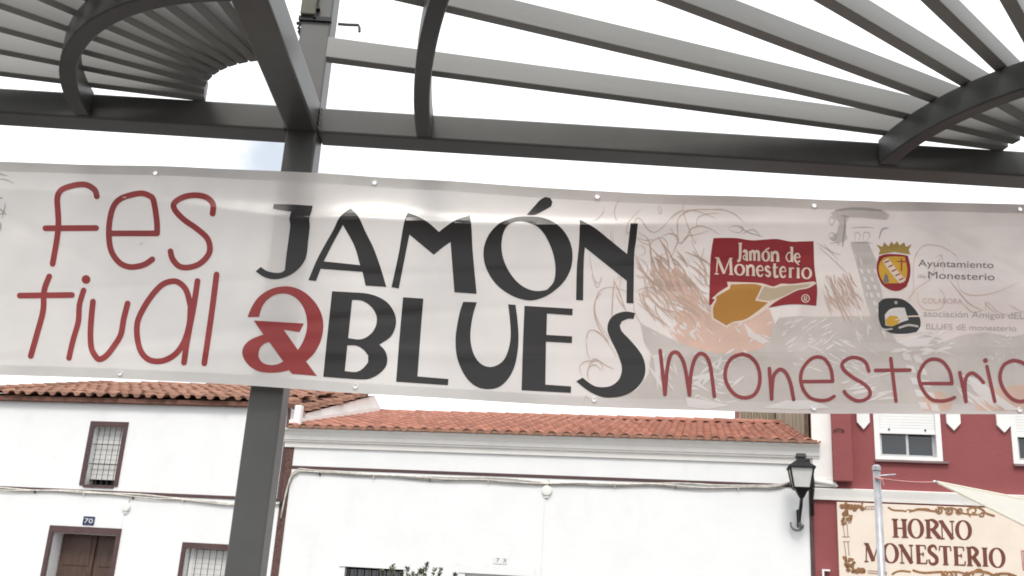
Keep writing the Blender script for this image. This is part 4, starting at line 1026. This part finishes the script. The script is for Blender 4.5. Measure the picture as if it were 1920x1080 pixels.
for _ in range(46):
    x, y = rr.uniform(1060, 1180), rr.uniform(340, 470); a = rad(62 + rr.gauss(0, 10)); ln = rr.uniform(40, 110)
    scrib(g4, T([(x, y), (x + math.cos(a)*ln*.5 + rr.uniform(-5, 5), y + math.sin(a)*ln*.5), (x + math.cos(a)*ln, y + math.sin(a)*ln)], 1080, 360, 2.2857), rr.uniform(1, 3.4))
o6 = (1600, 400, 4.153)
for pts, w_ in (([(430,660),(470,600),(465,470),(480,340),(530,265),(590,245),(690,260),(790,320),(820,370)],1.4), ([(430,680),(500,580),(590,520),(640,420),(690,320)],1.5), ([(500,610),(510,700),(570,750),(680,740),(715,660),(670,580)],1.4), ([(810,520),(830,590),(900,635),(1020,635),(1150,600),(1290,535)],1.4), ([(750,520),(820,610),(900,700),(1000,755)],2.2), ([(850,700),(930,770),(1020,750)],1.8), ([(1020,690),(1060,740),(1120,780)],1.4), ([(1030,760),(1040,690),(1120,760),(1200,790),(1330,760)],1.2), ([(1210,710),(1330,780)],1.4), ([(700,480),(690,330),(640,350)],1.2)):
    scrib(g4, T(pts, *o6), w_)
o7 = (960, 550, 5.143)
for pts, w_ in (([(860,0),(800,80),(800,220),(850,350),(930,460)],2.4), ([(970,0),(965,120),(960,220)],1.6), ([(1000,0),(1040,80),(1100,160)],2.6), ([(720,540),(715,430),(750,360),(820,365),(880,420),(960,530),(1010,620)],1.6), ([(750,640),(725,560),(720,480)],1.5), ([(680,800),(650,720),(690,665),(760,650),(810,630),(860,680),(880,740)],2), ([(740,840),(730,760),(760,670),(830,650),(900,690),(980,730)],2.6), ([(860,740),(800,690),(740,720),(720,800)],2.2), ([(690,1060),(715,990),(745,1040)],1.4)):
    scrib(g4, T(pts, *o7), w_)
g4.build('brown_artwork_scribbles', INKLINE, bn, kind='stuff')
g5 = Print(banner_map)
o8 = (0, 300, 6.75)
for pts, w_ in (([(-60,150),(0,172),(40,188),(95,200)],2.2), ([(-60,250),(20,243),(100,258),(180,300)],1.8), ([(-40,470),(10,480),(35,485)],3), ([(65,540),(60,600),(40,680),(25,740)],2.2), ([(-30,600),(10,630),(50,660),(80,695)],2.6), ([(-20,690),(20,680),(50,650)],2), ([(5,790),(10,840),(0,900)],3)):
    scrib(g5, T(pts, *o8), w_)
for pts, w_ in (([(1165,625),(1180,612),(1198,602)],1.2),): scrib(g5, T(pts, 0, 320, 4.465), w_)
o9 = (1340, 380, 3.375)
for pts, w_ in (([(760,50),(860,35),(980,40),(1060,50)],4), ([(820,90),(825,150),(815,220),(810,280)],4), ([(800,80),(850,90)],3), ([(720,110),(740,90),(760,110),(740,140),(720,110)],1.5), ([(720,210),(740,190),(770,210),(750,240),(720,210)],1.6), ([(730,260),(770,250),(790,270)],1.6), ([(860,160),(940,155),(1010,158)],1.3), ([(890,240),(890,190),(920,200),(910,240)],1.2), ([(940,240),(945,190),(980,195),(970,240)],1.2), ([(870,250),(1000,255)],1.2), ([(1040,230),(1060,170),(1100,160)],3),
    ([(640,250),(720,300),(780,360)],1.3), ([(660,280),(760,370),(840,450)],1.3), ([(690,260),(740,310),(800,330)],1.2), ([(700,470),(740,540),(790,620),(835,710)],1.4), ([(0,40),(60,45),(130,75),(185,125)],1.4), ([(85,160),(130,145),(180,160),(150,190),(90,170)],1.4), ([(150,150),(220,190),(310,215)],1.6), ([(170,200),(240,170),(290,210)],1.4)):
    scrib(g5, T(pts, *o9), w_)
g5.build('grey_artwork_lines', INKLINEG, bn, kind='stuff')

# --- big black letters
def letter(m, outer, tr, holes=(), lab=None, nm='letter'):
    Print(banner_map).fill(T(outer, *tr), [T(h, *tr) for h in holes], BL).build(nm, m, bn, label=lab)
ZA = (470, 360, 5.1417); ZBm = (830, 360, 4.91); ZC = (590, 530, 4.695); ZD = (960, 550, 5.143); ZE = (420, 520, 5.4)
letter(INKBLACK, [(222,116),(400,120),(598,132),(584,195),(566,250),(570,330),(555,460),(536,620),(500,695),(440,760),(370,805),(280,836),(200,838),(120,815),(48,765),(97,722),(150,758),(230,778),(295,776),(328,755),(345,600),(366,450),(381,310),(372,255),(390,188),(215,160)], ZA)
letter(INKBLACK, [(963,155),(1040,240),(1110,390),(1180,530),(1250,720),(1308,915),(1108,902),(1078,770),(675,740),(630,858),(556,850),(640,650),(720,500),(800,360),(860,240)], ZA, [[(890,318),(1000,520),(1055,705),(705,668),(790,500)]])
letter(INKBLACK, [(764.6,398.3),(789,408.6),(804.5,418.3),(823,434.9),(834,426),(854,413),(881,403),(884,425),(886,466),(893.7,551),(852,548),(844.7,453.7),(830,464),(813.3,477.7),(767.6,439.7),(747.7,540.9),(734,538.5),(748,472.8),(757.8,416.4)], (0, 0, 1))
letter(INKBLACK, [(790,225),(900,232),(1000,265),(1090,330),(1155,420),(1190,520),(1195,620),(1175,720),(1120,820),(1040,900),(940,965),(820,998),(720,985),(620,945),(520,875),(440,780),(390,670),(375,570),(390,470),(440,370),(520,290),(620,245),(700,228)], ZBm,
       [[(700,268),(780,278),(860,310),(930,380),(985,480),(1025,600),(1038,720),(1020,830),(960,900),(880,912),(790,895),(700,840),(630,760),(575,660),(545,550),(545,440),(570,350),(620,290)]])
letter(INKBLACK, [(775,208),(845,130),(900,70),(945,45),(990,55),(1010,90),(1000,130),(950,160),(845,210)], ZBm, nm='accent_mark')
letter(INKBLACK, [(1265,255),(1400,330),(1550,450),(1698,570),(1730,288),(1798,288),(1780,450),(1765,560),(1760,800),(1757,1025),(1692,1022),(1695,818),(1310,510),(1300,620),(1293,998),(1228,995),(1235,700),(1255,480),(1262,300)], ZBm)
letter(INKBLACK, [(153,75),(330,85),(460,95),(560,125),(640,175),(695,250),(717,330),(705,410),(665,480),(570,545),(620,600),(640,670),(625,740),(570,800),(500,840),(430,852),(250,842),(75,828),(110,480)], ZC,
       [[(330,152),(400,155),(460,180),(520,240),(547,310),(535,390),(490,455),(410,498),(295,488)], [(288,552),(370,555),(430,590),(470,640),(470,700),(430,750),(370,785),(265,778)]])
letter(INKBLACK, [(778,128),(957,140),(930,480),(905,825),(1178,848),(1173,903),(717,872),(745,500)], ZC)
letter(INKBLACK, [(1308,168),(1427,172),(1395,280),(1375,400),(1372,500),(1390,600),(1430,680),(1490,730),(1550,742),(1610,725),(1665,680),(1705,590),(1725,470),(1718,320),(1703,190),(1768,195),(1785,320),(1795,480),(1785,620),(1755,750),(1700,850),(1620,920),(1520,938),(1430,918),(1350,855),(1290,760),(1250,640),(1240,500),(1255,370),(1280,250)], ZC)
letter(INKBLACK, [(120,120),(585,148),(583,212),(338,195),(332,400),(580,415),(578,480),(328,466),(322,880),(570,897),(568,960),(92,935),(105,500)], ZD)
letter(INKBLACK, [(1187,190),(1172,248),(1120,245),(1060,270),(1040,310),(1055,360),(1120,430),(1200,520),(1260,610),(1285,700),(1280,790),(1240,870),(1170,940),(1080,985),(970,1005),(870,1000),(770,960),(680,900),(620,848),(680,812),(740,860),(800,895),(880,905),(960,890),(1020,845),(1050,790),(1060,720),(1040,640),(1000,540),(950,440),(920,350),(930,280),(970,220),(1040,185),(1110,175)], ZD)
letter(INKRED, [(238,402),(280,300),(350,200),(450,130),(560,95),(680,95),(790,135),(890,215),(965,320),(1003,440),(1000,560),(965,680),(905,780),(830,850),(940,998),(690,978),(655,940),(560,960),(450,965),(350,950),(260,900),(205,830),(183,760),(205,690),(270,630),(340,600),(398,578),(300,437),(808,467),(765,555),(605,530),(748,735),(800,650),(835,540),(840,440),(815,330),(760,240),(690,185),(610,163),(520,175),(440,225),(385,300),(355,402)], ZE,
       [[(455,652),(600,852),(540,880),(470,888),(400,870),(355,820),(350,760),(375,700),(410,670)]], lab='red ampersand')
# --- handwritten red letters
def script(strokes, tr, w_, m, dots=()):
    p = Print(banner_map)
    for k, s_ in enumerate(strokes): p.stroke(T(s_, *tr), w_, BL + .00025*k, smooth=len(s_) > 2, n=7)
    for d, r_ in dots: p.dot(T([d], *tr)[0], r_/tr[2], BL)
    p.build('letter', m, bn)
Z5 = (0, 320, 4.465); Z6 = (0, 500, 4.465); Z7 = (1220, 630, 5.3333); Z8 = (1560, 630, 5.3333)
script([[(810,215),(795,165),(740,125),(680,115),(590,130),(510,165),(480,230),(485,350),(488,450),(475,580),(440,780)], [(380,482),(805,480)]], Z5, 11, INKRED)
script([[(935,525),(1315,525)], [(1315,525),(1312,420),(1285,250),(1250,210),(1190,190),(1110,200),(1010,235),(950,300),(918,420),(912,560),(935,680),(1000,770),(1080,805),(1160,800),(1220,780),(1275,742)]], Z5, 11, INKRED)
script([[(1780,360),(1782,280),(1730,225),(1640,205),(1540,220),(1460,270),(1465,330),(1540,410),(1640,480),(1730,560),(1757,640),(1740,710),(1670,780),(1580,810),(1500,800),(1445,740),(1427,675)]], Z5, 11, INKRED)
script([[(412,82),(370,200),(360,370),(310,560),(257,748)], [(165,242),(602,237)]], Z6, 11, INKRED)
script([[(700,198),(665,320),(655,460),(610,620),(577,765)]], Z6, 10.5, INKRED, [((720,107),37)])
script([[(778,292),(765,420),(757,560),(765,680),(800,750),(835,775),(890,745),(950,670),(1010,570),(1035,440),(1068,308)]], Z6, 11, INKRED)
script([[(1595,330),(1560,200),(1500,135),(1440,122),(1360,150),(1280,230),(1200,350),(1150,470),(1150,600),(1180,710),(1240,775),(1320,793),(1400,775),(1480,720),(1545,620),(1585,480),(1595,330)], [(1653,120),(1620,340),(1570,600),(1540,803)]], Z6, 11, INKRED)
script([[(1813,65),(1770,400),(1710,810)]], Z6, 11, INKRED)
script([[(95,145),(143,585)], [(143,585),(155,440),(170,300),(200,190),(245,160),(290,190),(340,300),(388,590)], [(388,590),(400,400),(430,260),(470,190),(510,175),(560,210),(600,320),(637,605)]], Z7, 7, INKRED2)
script([[(920,180),(1000,210),(1065,290),(1092,400),(1080,510),(1030,590),(940,618),(850,590),(780,510),(745,410),(760,300),(820,215),(920,180)]], Z7, 7, INKRED2)
script([[(1187,325),(1210,630)], [(1210,630),(1215,500),(1230,400),(1270,345),(1310,335),(1360,380),(1400,480),(1430,635)]], Z7, 7, INKRED2)
script([[(1530,455),(1820,453)], [(1820,453),(1805,340),(1750,240),(1670,208),(1590,240),(1520,330),(1500,430),(1530,540),(1600,620),(1700,645),(1780,635),(1835,603)]], Z7, 6.6, INKRED2)
script([[(368,350),(340,270),(280,225),(200,215),(130,245),(100,290),(130,350),(220,420),(320,480),(375,540),(375,600),(320,640),(240,645),(160,600),(122,555)]], Z8, 6.8, INKRED2)
script([[(588,225),(640,650)], [(435,343),(780,340)]], Z8, 6.8, INKRED2)
script([[(900,475),(1200,475)], [(1200,475),(1180,360),(1110,260),(1020,230),(940,260),(880,350),(870,430),(910,540),(990,630),(1080,650),(1160,640),(1225,615)]], Z8, 6.6, INKRED2)
script([[(1278,365),(1340,655)], [(1340,655),(1330,500),(1345,410),(1400,370),(1460,405),(1515,465)]], Z8, 6.8, INKRED2)
script([[(1550,305),(1628,655)]], Z8, 6.8, INKRED2, [((1535,245),25)])
script([[(1810,243),(1900,265),(1990,340),(2030,440),(2020,550),(1960,630),(1880,655),(1790,620),(1710,520),(1680,400),(1720,290),(1810,243)]], Z8, 7, INKRED2)
# --- red flag emblem
ZF = (1300, 420, 4.908)
emb = Print(banner_map); emb.fill(T([(185,130),(270,127),(400,130),(540,150),(660,143),(770,138),(900,162),(1000,160),(1107,157),(1115,400),(1140,600),(1132,752),(1000,740),(860,742),(700,768),(430,800),(300,720),(145,745),(150,560),(160,300)], *ZF), [], BL)
fe = emb.build('flag_emblem', INKFLAG, bn, label='dark red flag emblem with ham outline')
Print(banner_map).fill(T([(310,532),(420,535),(560,540),(640,548),(740,575),(800,550),(900,552),(1010,540),(1110,528),(1135,545),(1060,590),(960,610),(880,650),(800,690),(730,735),(640,810),(540,870),(440,910),(350,915),(310,960),(170,880),(165,750),(200,695),(170,685),(240,625),(320,575)], *ZF), [], BL + .0004).build('outline', INKCREAM, fe)
Print(banner_map).fill(T([(345,556),(560,552),(632,570),(568,705),(688,722),(600,795),(480,875),(360,902),(305,934),(187,864),(182,770),(215,695),(210,670),(335,595)], *ZF), [], BL + .0008).build('ham_shape', INKORANGE, fe)
Print(banner_map).fill(T([(652,570),(740,592),(810,572),(980,560),(1085,548),(1050,576),(950,600),(860,648),(780,683),(700,706),(592,690)], *ZF), [], BL + .0008).build('bone_shape', INKTAN, fe)
def emb_letter(ch, a, b, yb, h, tk=24, tn=11):
    p = Print(banner_map); k = ZF[2]; serif(p, ch, ZF[0] + a/k, ZF[0] + b/k, ZF[1] + yb/k, h/k, tk/k, tn/k, BL + .0006, .0002, lean=0, shear=.03)
    if ch == 'ó': pass
    p.build('letter', INKCREAM, fe)
for ch, a, b, yb, h in (('J',400,452,318,145),('a',453,505,330,88),('m',512,615,334,88),('o',632,702,338,88),('n',708,795,342,88),('d',845,922,346,88),('e',925,988,350,80)): emb_letter(ch, a, b, yb, h)
pr = Print(banner_map); pr.stroke(T([(665,240),(695,222)], *ZF), 2.4, BL + .0006).stroke(T([(945,352),(970,375)], *ZF), 2.0, BL + .0006); pr.build('accent_mark', INKCREAM, fe)
for ch, a, b, yb, h in (('M',195,370,464,158),('o',380,472,468,96),('n',480,572,474,96),('e',578,650,478,96),('s',656,716,482,96),('t',722,788,486,92),('e',792,858,488,96),('r',876,932,492,92),('i',940,990,496,96),('o',998,1088,500,96)): emb_letter(ch, a, b, yb, h)
pr = Print(banner_map); pr.stroke(T([(1033,650),(1058,662),(1068,688),(1056,712),(1032,720),(1008,710),(998,686),(1008,660)], *ZF), 1.6, BL + .0006, closed=True).stroke(T([(1022,705),(1022,668),(1045,672),(1044,688),(1024,690),(1046,706)], *ZF), 1.8, BL + .0008, smooth=False); pr.build('registered_mark', INKCREAM, fe)
# --- town crest
ZG = (1600, 400, 4.153)
cr = Print(banner_map).fill(T([(200,335),(250,318),(370,320),(425,330),(445,420),(440,500),(415,570),(360,602),(300,600),(230,560),(190,480),(183,400)], *ZG), [], BL, grid=5).build('town_crest', INKFLAG, bn, label='small red and gold town crest with crown')
Print(banner_map).fill(T([(235,345),(300,335),(400,338),(420,430),(412,510),(390,540),(330,545),(240,545),(205,480),(200,400)], *ZG), [], BL + .0004, grid=5).build('gold_field', INKYEL, cr)
Print(banner_map).fill(T([(228,375),(270,345),(340,440),(410,520),(360,545),(290,460)], *ZG), [], BL + .0008, grid=5).build('diagonal_band', INKCREAM, cr)
pr = Print(banner_map)
for k in range(5):
    x, y = 255 + k*28, 382 + k*34
    pr.stroke(T([(x - 12, y + 2), (x + 24, y - 14)], *ZG), 2.6, BL + .0011 + .00005*k, caps=False)
pr.build('band_checks', INKRED, cr)
Print(banner_map).stroke(T([(375,355),(375,445)], *ZG), 2.6, BL + .0008).stroke(T([(345,375),(405,375)], *ZG), 2.4, BL + .001).build('cross', INKRED, cr)
Print(banner_map).fill(T([(235,540),(240,490),(255,465),(270,490),(278,540)], *ZG), [], BL + .0008, grid=5).build('tower', INKTEXT, cr)
Print(banner_map).fill(T([(195,322),(210,285),(180,240),(225,262),(240,225),(275,258),(295,220),(318,245),(340,215),(360,250),(395,225),(410,262),(455,240),(430,285),(445,320),(320,300)], *ZG), [], BL + .0004, grid=5, corner=10).build('crown', INKGOLD, cr)
# --- black round emblem with a seated guitarist
be = Print(banner_map).fill(T([(195,700),(230,668),(300,660),(380,668),(440,705),(490,760),(520,820),(522,880),(490,925),(400,938),(290,930),(220,890),(198,820)], *ZG), [], BL, grid=5).build('guitar_emblem', INKBLACK, bn, label='black rounded emblem with guitar player')
Print(banner_map).fill(T([(245,790),(280,750),(330,735),(400,735),(415,790),(430,830),(370,850),(300,880),(250,870)], *ZG), [], BL + .0004, grid=5).build('player_shape', INKLIGHT, be)
Print(banner_map).fill(T([(250,830),(285,795),(340,800),(365,830),(340,865),(290,880),(255,865)], *ZG), [], BL + .0008, grid=5).build('guitar_body', INKYEL, be)
Print(banner_map).stroke(T([(330,830),(420,805),(520,800)], *ZG), 2.6, BL + .0011).build('guitar_neck', INKCREAM, be)
Print(banner_map).stroke(T([(360,890),(430,870),(500,880)], *ZG), 4, BL + .0006).stroke(T([(210,890),(250,905),(300,900)], *ZG), 3, BL + .0007).build('seat_shape', INKGREY, be)
Print(banner_map).dot(T([(332,695)], *ZG)[0], 3.2, BL + .0005).build('head_shape', INKLINEG, be)
# --- small printed lines
for body, x0, x1, y0, y1, h, m_ in (('Ayuntamiento', 505, 1092, 412, 428, 54, INKTEXT), ('de', 500, 566, 502, 504, 30, INKLINEG), ('Monesterio', 575, 1100, 506, 522, 56, INKTEXT),
                                    ('COLABORA', 535, 850, 700, 706, 42, INKPINK), ('asociación Amigos dEL', 543, 1330, 802, 822, 50, INKLINEG), ('BLUES dE monesterio', 560, 1270, 902, 918, 46, INKLINEG)):
    q = T([(x0, y0), (x1, y1)], *ZG)
    Print(banner_map).text(body, q[0][0], q[1][0], q[0][1], q[1][1], h/ZG[2], BL).build('printed_line', m_, bn)
# ties at the banner's ends
ROPE = mat('white_rope', (.6, .6, .57), .9, var=.2, scale=40)
for (bx, zz, pxx, pz_) in ((BX1 - .03, TOP(BX1) - .03, 2.865, TOP(BX1) + .06), (BX1 - .03, BOT(BX1) + .03, 2.865, BOT(BX1) - .05), (BX0 + .03, TOP(BX0) - .03, -5.06, TOP(BX0) + .12), (BX0 + .03, BOT(BX0) + .03, -5.06, BOT(BX0) - .08)):
    lab = ('rope tying the %s corner of the banner to the post beside the bakery side' if bx > 0 else 'rope tying the %s corner of the banner to the post past the two-storey house') % ('upper' if zz > 3 else 'lower')
    rt_ = wthing('banner_rope', bx, BY - .01, zz, lab, 'rope', 'ropes tying the banner')
    MB().tube([(bx, BY - .015, zz), (bx + (pxx - bx)*.5, 4.55, (zz + pz_)/2 - .01), (pxx, 4.63, pz_)], .006, 6).build('cord', ROPE, rt_)
